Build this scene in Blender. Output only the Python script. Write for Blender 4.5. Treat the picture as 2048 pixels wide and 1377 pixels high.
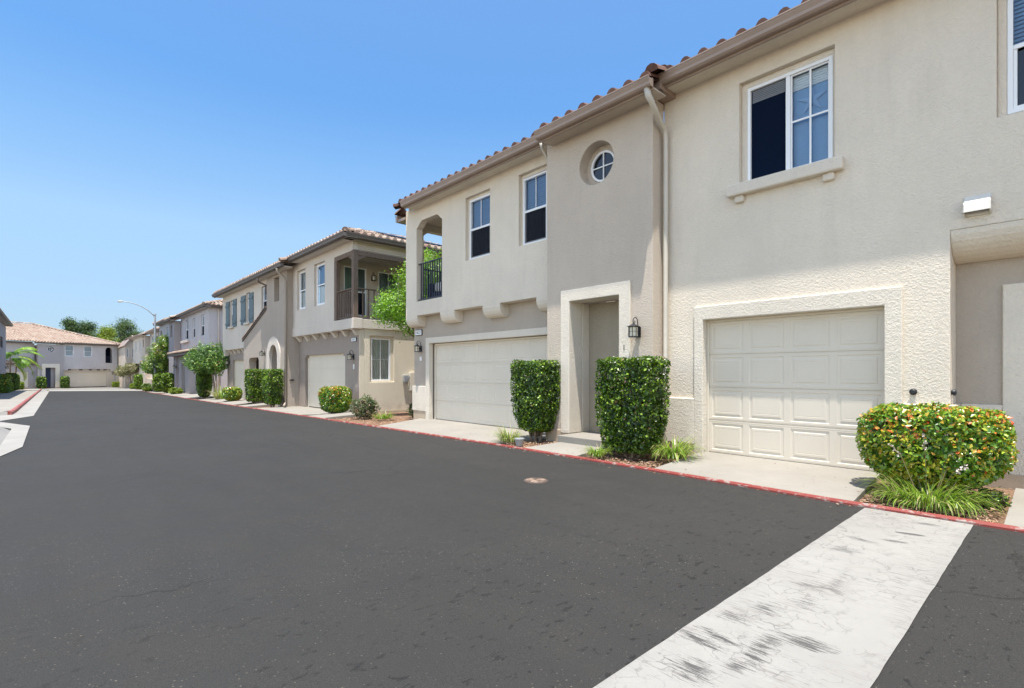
import bpy, bmesh, math, random
import numpy as np
from mathutils import Vector, Matrix, noise
R = math.radians
random.seed(7)
rng = np.random.default_rng(11)
for o in list(bpy.data.objects):
    bpy.data.objects.remove(o, do_unlink=True)
SC = bpy.context.scene
COL = SC.collection
# ------------------------------------------------------------------ camera
cam = bpy.data.cameras.new("camera")
camo = bpy.data.objects.new("camera", cam)
COL.objects.link(camo)
camo.location = (0, 0, 1.31)
camo.rotation_euler = (R(90), 0, -R(42.313))
cam.sensor_width = 36.0
cam.lens = 36.0 * 1015 / 2048
cam.shift_y = (745 - 688.5) / 2048
cam.clip_start = 0.05
cam.clip_end = 2000
SC.camera = camo
# ------------------------------------------------------------------ light
SUN = Vector((-0.147, -0.138, 1.0)).normalized()      # towards the sun
el = math.asin(SUN.z)
W = bpy.data.worlds.new("World")
SC.world = W
W.use_nodes = True
nt = W.node_tree
bg = nt.nodes['Background']
sky = nt.nodes.new('ShaderNodeTexSky')
sky.sky_type = 'NISHITA'
sky.sun_disc = False
sky.sun_elevation = el
sky.sun_rotation = math.atan2(SUN.x, SUN.y)
sky.altitude = 100
sky.air_density = 1.0
sky.dust_density = 0.25
sky.ozone_density = 3.0
# sky tinted by direction: deeper ahead, added warm brightness behind the camera fills facades
tc = nt.nodes.new('ShaderNodeTexCoord')
sx = nt.nodes.new('ShaderNodeSeparateXYZ')
nt.links.new(tc.outputs['Generated'], sx.inputs[0])
rp = nt.nodes.new('ShaderNodeValToRGB')
els = rp.color_ramp.elements
STOPS = [(0.0, (0.22, 0.26, 0.33)), (0.05, (0.25, 0.29, 0.36)), (0.09, (0.32, 0.335, 0.37)), (0.24, (0.55, 0.545, 0.50)), (0.36, (0.46, 0.56, 0.57)), (0.457, (0.37, 0.535, 0.61)), (0.75, (0.55, 0.65, 0.70))]
while len(els) < len(STOPS):
    els.new(0.5)
for e_, (p_, c_) in zip(els, STOPS):
    e_.position = p_
    e_.color = (*c_, 1)
nt.links.new(sx.outputs[2], rp.inputs[0])
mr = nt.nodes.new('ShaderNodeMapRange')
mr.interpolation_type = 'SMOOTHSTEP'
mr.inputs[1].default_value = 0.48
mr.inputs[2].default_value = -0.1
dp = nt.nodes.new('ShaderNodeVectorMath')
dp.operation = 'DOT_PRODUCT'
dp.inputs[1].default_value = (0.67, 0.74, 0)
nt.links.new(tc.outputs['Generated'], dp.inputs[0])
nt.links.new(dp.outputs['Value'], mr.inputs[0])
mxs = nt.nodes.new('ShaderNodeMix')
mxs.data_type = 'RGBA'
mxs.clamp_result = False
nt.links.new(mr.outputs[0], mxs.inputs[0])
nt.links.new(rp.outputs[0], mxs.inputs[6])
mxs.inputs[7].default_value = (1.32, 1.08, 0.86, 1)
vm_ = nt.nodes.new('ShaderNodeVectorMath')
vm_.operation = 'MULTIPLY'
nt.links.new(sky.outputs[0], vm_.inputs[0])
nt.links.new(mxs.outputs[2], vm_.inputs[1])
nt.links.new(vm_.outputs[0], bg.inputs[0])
bg.inputs[1].default_value = 0.15
sl = bpy.data.lights.new("sun", 'SUN')
sl.energy = 3.4
sl.angle = R(0.5)
sl.color = (1.0, 0.95, 0.87)
so = bpy.data.objects.new("sun", sl)
COL.objects.link(so)
so.location = (0, 0, 60)
so.rotation_euler = SUN.to_track_quat('Z', 'Y').to_euler()
SC.view_settings.view_transform = 'Standard'
SC.view_settings.look = 'None'
SC.view_settings.exposure = 1.43
SC.view_settings.gamma = 1.0
SC.render.engine = 'CYCLES'
SC.cycles.max_bounces = 8
SC.cycles.transparent_max_bounces = 12

SLOPE = 0.0095


def gz(y):
    return -SLOPE * y


# ------------------------------------------------------------------ materials
def lin(c):
    return tuple(((x / 255) / 12.92 if x / 255 <= 0.04045 else ((x / 255 + 0.055) / 1.055) ** 2.4) for x in c)


class NM:
    """small helper for node materials"""
    def __init__(s, name, base=(0.5, 0.5, 0.5), rough=0.8, metal=0.0, spec=0.5):
        s.m = bpy.data.materials.new(name)
        s.m.use_nodes = True
        s.t = s.m.node_tree
        s.b = s.t.nodes['Principled BSDF']
        s.b.inputs['Base Color'].default_value = (*base, 1)
        s.b.inputs['Roughness'].default_value = rough
        s.b.inputs['Metallic'].default_value = metal
        s.b.inputs['Specular IOR Level'].default_value = spec
        s._c = None

    def n(s, typ, **k):
        nd = s.t.nodes.new(typ)
        for a, v in k.items():
            if a in nd.inputs:
                nd.inputs[a].default_value = v
            else:
                setattr(nd, a, v)
        return nd

    def l(s, a, b):
        s.t.links.new(a, b)

    def co(s, scale=(1, 1, 1)):
        g = s.n('ShaderNodeNewGeometry')
        mp = s.n('ShaderNodeMapping')
        mp.inputs['Scale'].default_value = scale
        s.l(g.outputs['Position'], mp.inputs['Vector'])
        return mp.outputs[0]

    def noise(s, scale, detail=4, rough=0.55, sc=(1, 1, 1), dist=0.0):
        t = s.n('ShaderNodeTexNoise')
        t.inputs['Scale'].default_value = scale
        t.inputs['Detail'].default_value = detail
        t.inputs['Roughness'].default_value = rough
        t.inputs['Distortion'].default_value = dist
        s.l(s.co(sc), t.inputs['Vector'])
        return t.outputs['Fac']

    def ramp(s, fac, stops):
        r = s.n('ShaderNodeValToRGB')
        e = r.color_ramp.elements
        while len(e) < len(stops):
            e.new(0.5)
        for i, (p, c) in enumerate(stops):
            e[i].position = p
            e[i].color = (*c, 1) if len(c) == 3 else c
        s.l(fac, r.inputs[0])
        return r.outputs[0]

    def mix(s, fac, a, b, typ='MIX'):
        m = s.n('ShaderNodeMix', data_type='RGBA', blend_type=typ)
        for inp, v in ((m.inputs[0], fac), (m.inputs[6], a), (m.inputs[7], b)):
            if isinstance(v, (int, float)):
                inp.default_value = v
            elif isinstance(v, tuple):
                inp.default_value = (*v, 1)
            else:
                s.l(v, inp)
        return m.outputs[2]

    def math(s, op, a, b=0.0, clamp=False):
        m = s.n('ShaderNodeMath', operation=op, use_clamp=clamp)
        for i, v in enumerate((a, b)):
            if isinstance(v, (int, float)):
                m.inputs[i].default_value = v
            else:
                s.l(v, m.inputs[i])
        return m.outputs[0]

    def base(s, c):
        s.l(c, s.b.inputs['Base Color'])

    def bump(s, h, strength=0.5, dist=0.01, prev=None):
        b = s.n('ShaderNodeBump')
        b.inputs['Strength'].default_value = strength
        b.inputs['Distance'].default_value = dist
        s.l(h, b.inputs['Height'])
        if prev is not None:
            s.l(prev, b.inputs['Normal'])
        return b.outputs[0]

    def normal(s, x):
        s.l(x, s.b.inputs['Normal'])


def mul(c, k):
    return tuple(min(1, x * k) for x in c)


def stucco(name, c, coarse=1.0):
    m = NM(name, c, 0.92, spec=0.2)
    big = m.noise(0.55, 4, 0.6)
    fine = m.noise(22, 3, 0.6)
    streak = m.noise(1.6, 4, 0.6, sc=(2.2, 2.2, 0.35))
    c1 = m.mix(m.ramp(big, [(0.3, (0, 0, 0)), (0.7, (1, 1, 1))]), mul(c, 0.93), mul(c, 1.05))
    c2 = m.mix(m.math('MULTIPLY', m.ramp(streak, [(0.5, (0, 0, 0)), (0.75, (1, 1, 1))]), 0.32), c1, mul(c, 0.80))
    c3 = m.mix(m.math('MULTIPLY', m.ramp(fine, [(0.35, (1, 1, 1)), (0.6, (0, 0, 0))]), 0.12), c2, mul(c, 0.75))
    # splash dirt low on the wall
    g = m.n('ShaderNodeNewGeometry')
    sp = m.n('ShaderNodeSeparateXYZ')
    m.l(g.outputs['Position'], sp.inputs[0])
    low = m.math('SUBTRACT', 0.55, sp.outputs[2], True)
    dirt = m.math('MULTIPLY', low, m.ramp(m.noise(5, 5, 0.7), [(0.42, (0, 0, 0)), (0.7, (1, 1, 1))]))
    m.base(m.mix(m.math('MULTIPLY', dirt, 0.8), c3, (0.30, 0.24, 0.18)))
    n1 = m.noise(34, 3, 0.6, dist=0.6)
    n2 = m.noise(95, 3, 0.6)
    h = m.math('ADD', n1, m.math('MULTIPLY', n2, 0.5))
    m.normal(m.bump(h, 1.0, 0.0135 * coarse))
    return m.m


def plain(name, c, rough=0.5, metal=0.0, var=0.05, sc=3.0, bmp=0.0):
    m = NM(name, c, rough, metal)
    if var:
        m.base(m.mix(m.ramp(m.noise(sc, 5, 0.6), [(0.3, (0, 0, 0)), (0.7, (1, 1, 1))]), mul(c, 1 - var), mul(c, 1 + var)))
    if bmp:
        m.normal(m.bump(m.noise(40, 4, 0.6), 0.5, bmp))
    return m.m


CREAM = (0.715, 0.64, 0.535)
M = {}
M['cream'] = stucco('cream_stucco', CREAM)
M['trimst'] = stucco('trim_stucco', (0.70, 0.635, 0.54))
M['taupe'] = stucco('taupe_stucco', (0.54, 0.465, 0.385))
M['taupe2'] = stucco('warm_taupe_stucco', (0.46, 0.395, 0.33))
M['grey2'] = stucco('pale_grey_stucco', (0.59, 0.53, 0.465))
M['sand'] = stucco('sand_stucco', (0.66, 0.59, 0.47))
M['mauve'] = stucco('mauve_brown_stucco', (0.315, 0.265, 0.23))
M['mauve2'] = stucco('tower_brown_stucco', (0.39, 0.335, 0.285))
M['blue3'] = stucco('cool_grey_stucco', (0.52, 0.49, 0.49))
M['blue4'] = stucco('cool_taupe_stucco', (0.38, 0.35, 0.35))
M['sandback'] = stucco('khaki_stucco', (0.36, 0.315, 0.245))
M['plinth'] = plain('plinth_concrete', (0.42, 0.34, 0.25), 0.9, var=0.15, bmp=0.004)
M['gutA'] = plain('gutter_paint_brown', (0.30, 0.225, 0.18), 0.38, var=0.08)
M['gutB'] = plain('gutter_paint_dark', (0.115, 0.095, 0.085), 0.45, var=0.08)
M['down'] = plain('downspout_paint', (0.52, 0.48, 0.41), 0.42, var=0.06)
M['garage'] = plain('garage_door_paint', (0.635, 0.57, 0.475), 0.5, var=0.03, sc=1.2)
M['doorframe'] = plain('door_frame_paint', (0.66, 0.60, 0.50), 0.45, var=0.05)
M['vinyl'] = plain('white_vinyl', (0.78, 0.79, 0.80), 0.35, var=0.0)
M['black'] = plain('black_iron', (0.012, 0.014, 0.018), 0.45, var=0.0)
M['navyrail'] = plain('dark_railing_paint', (0.012, 0.018, 0.035), 0.4, var=0.0)
M['seal'] = plain('black_rubber_seal', (0.01, 0.01, 0.01), 0.8, var=0.0)
M['frost'] = plain('frosted_glass', (0.62, 0.57, 0.45), 0.25, var=0.15, sc=30)
M['sign'] = plain('white_sign_face', (0.80, 0.80, 0.80), 0.4, var=0.0)
M['vent'] = plain('vent_metal', (0.60, 0.58, 0.53), 0.5, var=0.04)
M['steel'] = plain('galvanised_steel', (0.38, 0.40, 0.42), 0.5, 0.4, var=0.08)
M['shutter'] = plain('blue_green_shutter', (0.10, 0.145, 0.165), 0.6, var=0.15, sc=8)
M['bluedoor'] = plain('navy_door_paint', (0.012, 0.025, 0.065), 0.4, var=0.0)
M['solar'] = plain('solar_glass', (0.012, 0.018, 0.04), 0.12, var=0.0)
M['dark'] = plain('dark_interior', (0.015, 0.015, 0.018), 0.9, var=0.0)
M['screen'] = NM('navy_insect_screen', (0.004, 0.009, 0.024), 0.9, spec=0.05).m
M['blind'] = plain('window_blind', (0.68, 0.70, 0.72), 0.7, var=0.04, sc=12)
M['blindsky'] = plain('sky_tinted_blind', (0.22, 0.38, 0.62), 0.7, var=0.05, sc=5)  # blue of the sky reflected in the panes, put into the blind colour
M['curtain'] = plain('grey_lace_curtain', (0.075, 0.08, 0.10), 0.9, var=0.45, sc=26)
M['vertblind'] = plain('vertical_blind', (0.74, 0.73, 0.66), 0.7, var=0.05)
M['teal'] = plain('teal_blind', (0.24, 0.30, 0.32), 0.6, var=0.1)
M['cushion'] = plain('white_cushion', (0.6, 0.6, 0.6), 0.9, var=0.08)
M['navycloth'] = plain('navy_cover_cloth', (0.018, 0.03, 0.07), 0.85, var=0.2, sc=9)
M['bark'] = plain('tree_bark', (0.19, 0.145, 0.11), 0.95, var=0.3, sc=20, bmp=0.01)
M['twig'] = plain('hedge_twigs', (0.085, 0.065, 0.04), 0.95, var=0.3, sc=30)
M['flower'] = plain('white_flower_petals', (0.55, 0.47, 0.42), 0.8, var=0.1)
M['litter'] = plain('fallen_leaf', (0.20, 0.115, 0.06), 0.9, var=0.3, sc=40)


def wood():
    m = NM('weathered_wood', (0.13, 0.09, 0.065), 0.75)
    n = m.noise(9, 5, 0.65, sc=(6, 6, 0.6))
    m.base(m.mix(m.ramp(n, [(0.3, (0, 0, 0)), (0.7, (1, 1, 1))]), (0.085, 0.058, 0.045), (0.19, 0.135, 0.10)))
    m.normal(m.bump(n, 0.4, 0.004))
    return m.m


M['wood'] = wood()


def glass():
    m = bpy.data.materials.new('window_glass')
    m.use_nodes = True
    t = m.node_tree
    t.nodes.clear()
    out = t.nodes.new('ShaderNodeOutputMaterial')
    mx = t.nodes.new('ShaderNodeMixShader')
    tr = t.nodes.new('ShaderNodeBsdfTransparent')
    tr.inputs[0].default_value = (0.88, 0.93, 0.94, 1)
    gl = t.nodes.new('ShaderNodeBsdfGlossy')
    gl.inputs[0].default_value = (0.92, 0.96, 1, 1)
    gl.inputs[1].default_value = 0.01
    fr = t.nodes.new('ShaderNodeFresnel')
    fr.inputs[0].default_value = 1.55
    ns = t.nodes.new('ShaderNodeTexNoise')
    ns.inputs['Scale'].default_value = 1.1
    bp = t.nodes.new('ShaderNodeBump')
    bp.inputs['Strength'].default_value = 0.12
    bp.inputs['Distance'].default_value = 0.02
    t.links.new(ns.outputs[0], bp.inputs['Height'])
    t.links.new(bp.outputs[0], gl.inputs['Normal'])
    t.links.new(fr.outputs[0], mx.inputs[0])
    t.links.new(tr.outputs[0], mx.inputs[1])
    t.links.new(gl.outputs[0], mx.inputs[2])
    t.links.new(mx.outputs[0], out.inputs[0])
    return m


M['glass'] = glass()


def screenmat():
    m = bpy.data.materials.new('grey_insect_mesh')
    m.use_nodes = True
    t = m.node_tree
    b = t.nodes['Principled BSDF']
    b.inputs['Base Color'].default_value = (0.02, 0.022, 0.03, 1)
    b.inputs['Roughness'].default_value = 0.9
    b.inputs['Specular IOR Level'].default_value = 0.05
    tr = t.nodes.new('ShaderNodeBsdfTransparent')
    mx = t.nodes.new('ShaderNodeMixShader')
    mx.inputs[0].default_value = 0.55
    t.links.new(tr.outputs[0], mx.inputs[1])
    t.links.new(b.outputs[0], mx.inputs[2])
    t.links.new(mx.outputs[0], t.nodes['Material Output'].inputs[0])
    return m


M['mesh'] = screenmat()


def tintmat(name, stops, rough=0.6, bmp=0.0, spec=0.5, trans=0.0):
    """colour picked per leaf or per tile from the stored 'tint' value"""
    m = NM(name, stops[0][1], rough, spec=spec)
    at = m.n('ShaderNodeAttribute', attribute_name='tint')
    c = m.ramp(at.outputs['Fac'], stops)
    if bmp:
        n = m.noise(18, 5, 0.65)
        c = m.mix(m.math('MULTIPLY', m.ramp(n, [(0.4, (0, 0, 0)), (0.7, (1, 1, 1))]), 0.35), c, (0.16, 0.12, 0.10))
        m.normal(m.bump(n, 0.4, bmp))
    m.base(c)
    if trans:
        tr = m.n('ShaderNodeBsdfTranslucent')
        mx = m.n('ShaderNodeMixShader')
        mx.inputs[0].default_value = trans
        out = m.t.nodes['Material Output']
        m.l(m.mix(0.5, c, (0.30, 0.55, 0.02)), tr.inputs[0])
        m.l(m.b.outputs[0], mx.inputs[1])
        m.l(tr.outputs[0], mx.inputs[2])
        m.l(mx.outputs[0], out.inputs[0])
    return m.m


M['tile'] = tintmat('clay_roof_tile', [(0, (0.19, 0.12, 0.09)), (0.35, (0.30, 0.215, 0.17)), (0.7, (0.37, 0.295, 0.235)), (1, (0.46, 0.385, 0.32))], 0.85, 0.004, 0.25)
M['tileA'] = tintmat('dark_red_roof_tile', [(0, (0.06, 0.027, 0.02)), (0.5, (0.11, 0.05, 0.036)), (1, (0.22, 0.13, 0.10))], 0.85, 0.004, 0.25)
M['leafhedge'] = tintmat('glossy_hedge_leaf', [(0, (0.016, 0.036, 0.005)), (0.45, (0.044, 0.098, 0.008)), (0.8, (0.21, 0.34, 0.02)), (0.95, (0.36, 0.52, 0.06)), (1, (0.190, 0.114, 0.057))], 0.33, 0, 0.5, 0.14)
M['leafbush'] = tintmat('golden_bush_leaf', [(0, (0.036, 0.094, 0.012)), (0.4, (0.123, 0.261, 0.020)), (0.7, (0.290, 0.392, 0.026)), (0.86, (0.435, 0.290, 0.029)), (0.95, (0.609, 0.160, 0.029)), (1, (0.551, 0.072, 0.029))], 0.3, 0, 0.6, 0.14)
M['leafbright'] = tintmat('bright_tree_leaf', [(0, (0.057, 0.149, 0.011)), (0.5, (0.184, 0.380, 0.023)), (1, (0.391, 0.598, 0.057))], 0.4, 0, 0.5, 0.35)
M['leafmag'] = tintmat('magnolia_leaf', [(0, (0.031, 0.068, 0.017)), (0.5, (0.085, 0.187, 0.031)), (0.85, (0.204, 0.323, 0.051)), (1, (0.289, 0.136, 0.051))], 0.45, 0, 0.4, 0.15)
M['leafplum'] = tintmat('mixed_green_pink_leaf', [(0, (0.042, 0.098, 0.017)), (0.5, (0.154, 0.266, 0.028)), (0.85, (0.336, 0.378, 0.056)), (1, (0.476, 0.182, 0.168))], 0.35, 0, 0.6, 0.2)
M['leafolive'] = tintmat('bronze_tree_leaf', [(0, (0.091, 0.091, 0.039)), (0.5, (0.195, 0.182, 0.091)), (1, (0.416, 0.325, 0.208))], 0.5, 0, 0.4, 0.15)
M['leafpine'] = tintmat('dark_pine_needles', [(0, (0.02, 0.045, 0.02)), (0.5, (0.045, 0.085, 0.03)), (1, (0.150, 0.225, 0.053))], 0.6, 0, 0.3, 0.1)
M['leafyel'] = tintmat('yellow_green_leaf', [(0, (0.078, 0.117, 0.013)), (0.5, (0.182, 0.247, 0.019)), (1, (0.338, 0.390, 0.039))], 0.5, 0, 0.4, 0.2)
M['leafindian'] = tintmat('dusky_shrub_leaf', [(0, (0.039, 0.065, 0.026)), (0.5, (0.117, 0.143, 0.065)), (0.8, (0.221, 0.195, 0.117)), (1, (0.390, 0.234, 0.169))], 0.45, 0, 0.4, 0.15)
M['grass'] = tintmat('strappy_grass', [(0, (0.36, 0.29, 0.15)), (0.2, (0.22, 0.21, 0.06)), (0.35, (0.085, 0.15, 0.02)), (0.7, (0.17, 0.28, 0.03)), (1, (0.34, 0.45, 0.08))], 0.4, 0, 0.5, 0.3)
M['drygrass'] = tintmat('half_dry_grass', [(0, (0.442, 0.351, 0.208)), (0.45, (0.364, 0.312, 0.156)), (0.6, (0.130, 0.208, 0.026)), (1, (0.234, 0.390, 0.039))], 0.5, 0, 0.4, 0.2)
M['palm'] = tintmat('palm_leaflets', [(0, (0.052, 0.117, 0.013)), (0.5, (0.156, 0.312, 0.026)), (0.9, (0.468, 0.546, 0.052)), (1, (0.325, 0.182, 0.078))], 0.4, 0, 0.5, 0.25)
M['chips'] = tintmat('bark_chips', [(0, (0.10, 0.055, 0.035)), (0.5, (0.26, 0.16, 0.10)), (1, (0.48, 0.34, 0.24))], 0.95, 0, 0.2)


def asphalt(name, dark, light):
    m = NM(name, dark, 0.82, spec=0.22)
    a = m.noise(0.28, 5, 0.6, dist=0.4)
    b = m.noise(1.9, 5, 0.65)
    c = m.mix(m.ramp(a, [(0.35, (0, 0, 0)), (0.68, (1, 1, 1))]), dark, mul(dark, 1.16))
    c = m.mix(m.math('MULTIPLY', m.ramp(b, [(0.45, (0, 0, 0)), (0.75, (1, 1, 1))]), 0.25), c, light)
    # long roller / sealing streaks along the street
    st = m.noise(3.2, 3, 0.5, sc=(1.0, 0.12, 1))
    c = m.mix(m.math('MULTIPLY', m.ramp(st, [(0.45, (0, 0, 0)), (0.7, (1, 1, 1))]), 0.16), c, mul(dark, 0.72))
    # pale aggregate grains showing through, in patches
    v = m.n('ShaderNodeTexVoronoi', feature='F1')
    v.inputs['Scale'].default_value = 46
    m.l(m.co(), v.inputs['Vector'])
    grain = m.ramp(v.outputs['Distance'], [(0.14, (1, 1, 1)), (0.24, (0, 0, 0))])
    vc = m.ramp(v.outputs['Color'], [(0.62, (0, 0, 0)), (0.85, (1, 1, 1))])
    pm = m.ramp(m.noise(0.7, 4, 0.6), [(0.42, (0, 0, 0)), (0.62, (1, 1, 1))])
    gm = m.math('MULTIPLY', m.math('MULTIPLY', grain, vc), m.math('ADD', m.math('MULTIPLY', pm, 0.75), 0.25))
    c = m.mix(gm, c, (0.15, 0.13, 0.105))
    fg = m.noise(210, 2, 0.6)
    c = m.mix(m.ramp(fg, [(0.3, (0, 0, 0)), (0.7, (1, 1, 1))]), m.mix(1.0, c, (0.68, 0.68, 0.68), 'MULTIPLY'), m.mix(1.0, c, (1.35, 1.33, 1.3), 'MULTIPLY'))
    # dark oil / tar spots, gathered near the concrete strip
    sp = m.ramp(m.noise(15.0, 3, 0.6, sc=(0.75, 1.25, 1), dist=0.3), [(0.605, (0, 0, 0)), (0.66, (1, 1, 1))])
    g = m.n('ShaderNodeNewGeometry')
    xyz = m.n('ShaderNodeSeparateXYZ')
    m.l(g.outputs['Position'], xyz.inputs[0])
    near = m.math('SUBTRACT', 1.0, m.math('MULTIPLY', m.math('ABSOLUTE', m.math('SUBTRACT', xyz.outputs[1], 1.0)), 0.28), True)
    c = m.mix(m.math('MULTIPLY', m.math('MULTIPLY', sp, near), 0.75), c, mul(dark, 0.33))
    # hairline cracks
    w = m.n('ShaderNodeTexVoronoi', feature='DISTANCE_TO_EDGE')
    w.inputs['Scale'].default_value = 0.42
    dd = m.n('ShaderNodeTexNoise')
    dd.inputs['Scale'].default_value = 2.5
    dd.inputs['Detail'].default_value = 5
    va = m.n('ShaderNodeVectorMath', operation='MULTIPLY_ADD')
    m.l(dd.outputs['Color'], va.inputs[0])
    va.inputs[1].default_value = (0.6, 0.6, 0)
    p = m.co()
    m.l(p, dd.inputs['Vector'])
    m.l(p, va.inputs[2])
    m.l(va.outputs[0], w.inputs['Vector'])
    cr = m.ramp(w.outputs['Distance'], [(0.0015, (1, 1, 1)), (0.005, (0, 0, 0))])
    crm = m.math('MULTIPLY', cr, m.ramp(m.noise(0.35, 2, 0.5), [(0.52, (0, 0, 0)), (0.6, (1, 1, 1))]))
    c = m.mix(m.math('MULTIPLY', crm, 0.65), c, mul(dark, 0.35))
    m.base(c)
    m.normal(m.bump(m.noise(160, 2, 0.6), 0.5, 0.004, m.bump(m.noise(0.9, 3, 0.5), 0.3, 0.02)))
    m.l(m.ramp(b, [(0.3, (0.72,) * 3), (0.7, (0.9,) * 3)]), m.b.inputs['Roughness'])
    return m.m


M['asphalt'] = asphalt('sealed_asphalt', (0.0262, 0.0256, 0.0243), (0.042, 0.039, 0.034))
M['asphalt_old'] = asphalt('older_grey_asphalt', (0.17, 0.165, 0.155), (0.2, 0.19, 0.18))


def concrete(name, c, marks=False):
    m = NM(name, c, 0.85, spec=0.3)
    a = m.noise(0.9, 6, 0.62)
    b = m.noise(9, 5, 0.7)
    col = m.mix(m.ramp(a, [(0.32, (0, 0, 0)), (0.7, (1, 1, 1))]), mul(c, 0.86), mul(c, 1.05))
    col = m.mix(m.math('MULTIPLY', m.ramp(b, [(0.45, (0, 0, 0)), (0.75, (1, 1, 1))]), 0.3), col, mul(c, 0.78))
    if marks:
        p = m.co()
        # tyre scuffs: short dark bristly strokes along the street
        br = m.noise(13, 6, 0.75, sc=(7.0, 0.55, 1), dist=0.35)
        pt = m.noise(1.55, 3, 0.55, sc=(1.0, 0.9, 1), dist=0.3)
        k = m.math('MULTIPLY', m.ramp(br, [(0.50, (0, 0, 0)), (0.60, (1, 1, 1))]), m.ramp(pt, [(0.52, (0, 0, 0)), (0.64, (1, 1, 1))]))
        col = m.mix(m.math('MULTIPLY', k, 0.6), col, (0.075, 0.052, 0.05))
        br2 = m.noise(19, 3, 0.6, sc=(5.0, 0.4, 1), dist=0.3)
        pt2 = m.noise(2.3, 2, 0.5)
        k2 = m.math('MULTIPLY', m.ramp(br2, [(0.57, (0, 0, 0)), (0.62, (1, 1, 1))]), m.ramp(pt2, [(0.5, (0, 0, 0)), (0.62, (1, 1, 1))]))
        col = m.mix(m.math('MULTIPLY', k2, 0.6), col, (0.11, 0.10, 0.095))
        g = m.n('ShaderNodeNewGeometry')
        br3 = m.noise(11, 6, 0.75, sc=(10.0, 0.6, 1), dist=0.18)
        for (x, y, rx, ry, an, th, dk) in MARKS:
            mp = m.n('ShaderNodeMapping')
            mp.vector_type = 'TEXTURE'
            mp.inputs['Location'].default_value = (x, y, 0)
            mp.inputs['Rotation'].default_value = (0, 0, R(an))
            mp.inputs['Scale'].default_value = (rx, ry, 1000)
            m.l(g.outputs['Position'], mp.inputs['Vector'])
            ln = m.n('ShaderNodeVectorMath', operation='LENGTH')
            m.l(mp.outputs[0], ln.inputs[0])
            f_ = m.math('SUBTRACT', 1.0, ln.outputs['Value'], True)
            f_ = m.math('ADD', m.math('MULTIPLY', f_, 0.16), m.math('SUBTRACT', br3, th + 0.09))
            k3 = m.ramp(f_, [(0.03, (0, 0, 0)), (0.055, (1, 1, 1))])
            col = m.mix(m.math('MULTIPLY', m.math('MULTIPLY', k3, m.math('LESS_THAN', ln.outputs['Value'], 1.0)), dk), col, (0.045, 0.043, 0.042))
        # crazing
        w = m.n('ShaderNodeTexVoronoi', feature='DISTANCE_TO_EDGE')
        w.inputs['Scale'].default_value = 9
        dd = m.n('ShaderNodeTexNoise')
        dd.inputs['Scale'].default_value = 7
        dd.inputs['Detail'].default_value = 5
        va = m.n('ShaderNodeVectorMath', operation='MULTIPLY_ADD')
        va.inputs[1].default_value = (0.25, 0.25, 0)
        m.l(p, dd.inputs['Vector'])
        m.l(dd.outputs['Color'], va.inputs[0])
        m.l(p, va.inputs[2])
        m.l(va.outputs[0], w.inputs['Vector'])
        cr = m.ramp(w.outputs['Distance'], [(0.01, (1, 1, 1)), (0.04, (0, 0, 0))])
        crm = m.math('MULTIPLY', cr, m.ramp(m.noise(3.5, 3, 0.6), [(0.42, (0, 0, 0)), (0.60, (1, 1, 1))]))
        col = m.mix(m.math('MULTIPLY', crm, 0.6), col, mul(c, 0.4))
        # grime along the two long edges
        g = m.n('ShaderNodeNewGeometry')
        xyz = m.n('ShaderNodeSeparateXYZ')
        m.l(g.outputs['Position'], xyz.inputs[0])
        e = m.math('ABSOLUTE', m.math('SUBTRACT', xyz.outputs[1], 0.945))
        e = m.ramp(e, [(0.33, (0, 0, 0)), (0.41, (1, 1, 1))])
        e = m.math('MULTIPLY', e, m.ramp(m.noise(14, 5, 0.75), [(0.40, (0, 0, 0)), (0.62, (1, 1, 1))]))
        col = m.mix(m.math('MULTIPLY', e, 0.75), col, (0.20, 0.19, 0.18))
    m.base(col)
    m.normal(m.bump(m.noise(70, 4, 0.7), 0.35, 0.004))
    return m.m


MARKS = [(2.71, 0.86, 0.075, 0.15, 14, 0.44, 0.85), (3.46, 1.04, 0.07, 0.20, 20, 0.48, 0.7), (2.95, 1.14, 0.12, 0.10, 0, 0.48, 0.8), (2.72, 1.22, 0.09, 0.12, 0, 0.48, 0.8), (2.36, 1.22, 0.05, 0.16, -4, 0.45, 0.9), (2.46, 1.16, 0.05, 0.16, -4, 0.46, 0.9),
         (2.40, 0.98, 0.14, 0.08, 10, 0.49, 0.8), (2.26, 1.0, 0.10, 0.08, 0, 0.48, 0.8), (5.16, 0.87, 0.03, 0.10, 12, 0.30, 0.8), (5.60, 0.82, 0.07, 0.13, 12, 0.47, 0.75), (4.70, 1.10, 0.05, 0.14, -10, 0.45, 0.75), (4.36, 1.12, 0.10, 0.13, -10, 0.48, 0.7),
         (3.18, 1.02, 0.16, 0.10, 0, 0.50, 0.75), (4.85, 0.92, 0.04, 0.10, 8, 0.42, 0.8), (2.1, 1.12, 0.12, 0.14, 6, 0.47, 0.85), (2.55, 0.99, 0.30, 0.09, 0, 0.50, 0.8), (3.7, 0.98, 0.4, 0.06, 0, 0.52, 0.7)]
M['strip'] = concrete('scuffed_pale_concrete', (0.258, 0.250, 0.230), True)
M['drive'] = concrete('driveway_concrete', (0.25, 0.232, 0.203))
M['kerbc'] = concrete('pale_kerb_concrete', (0.262, 0.25, 0.229))


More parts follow.
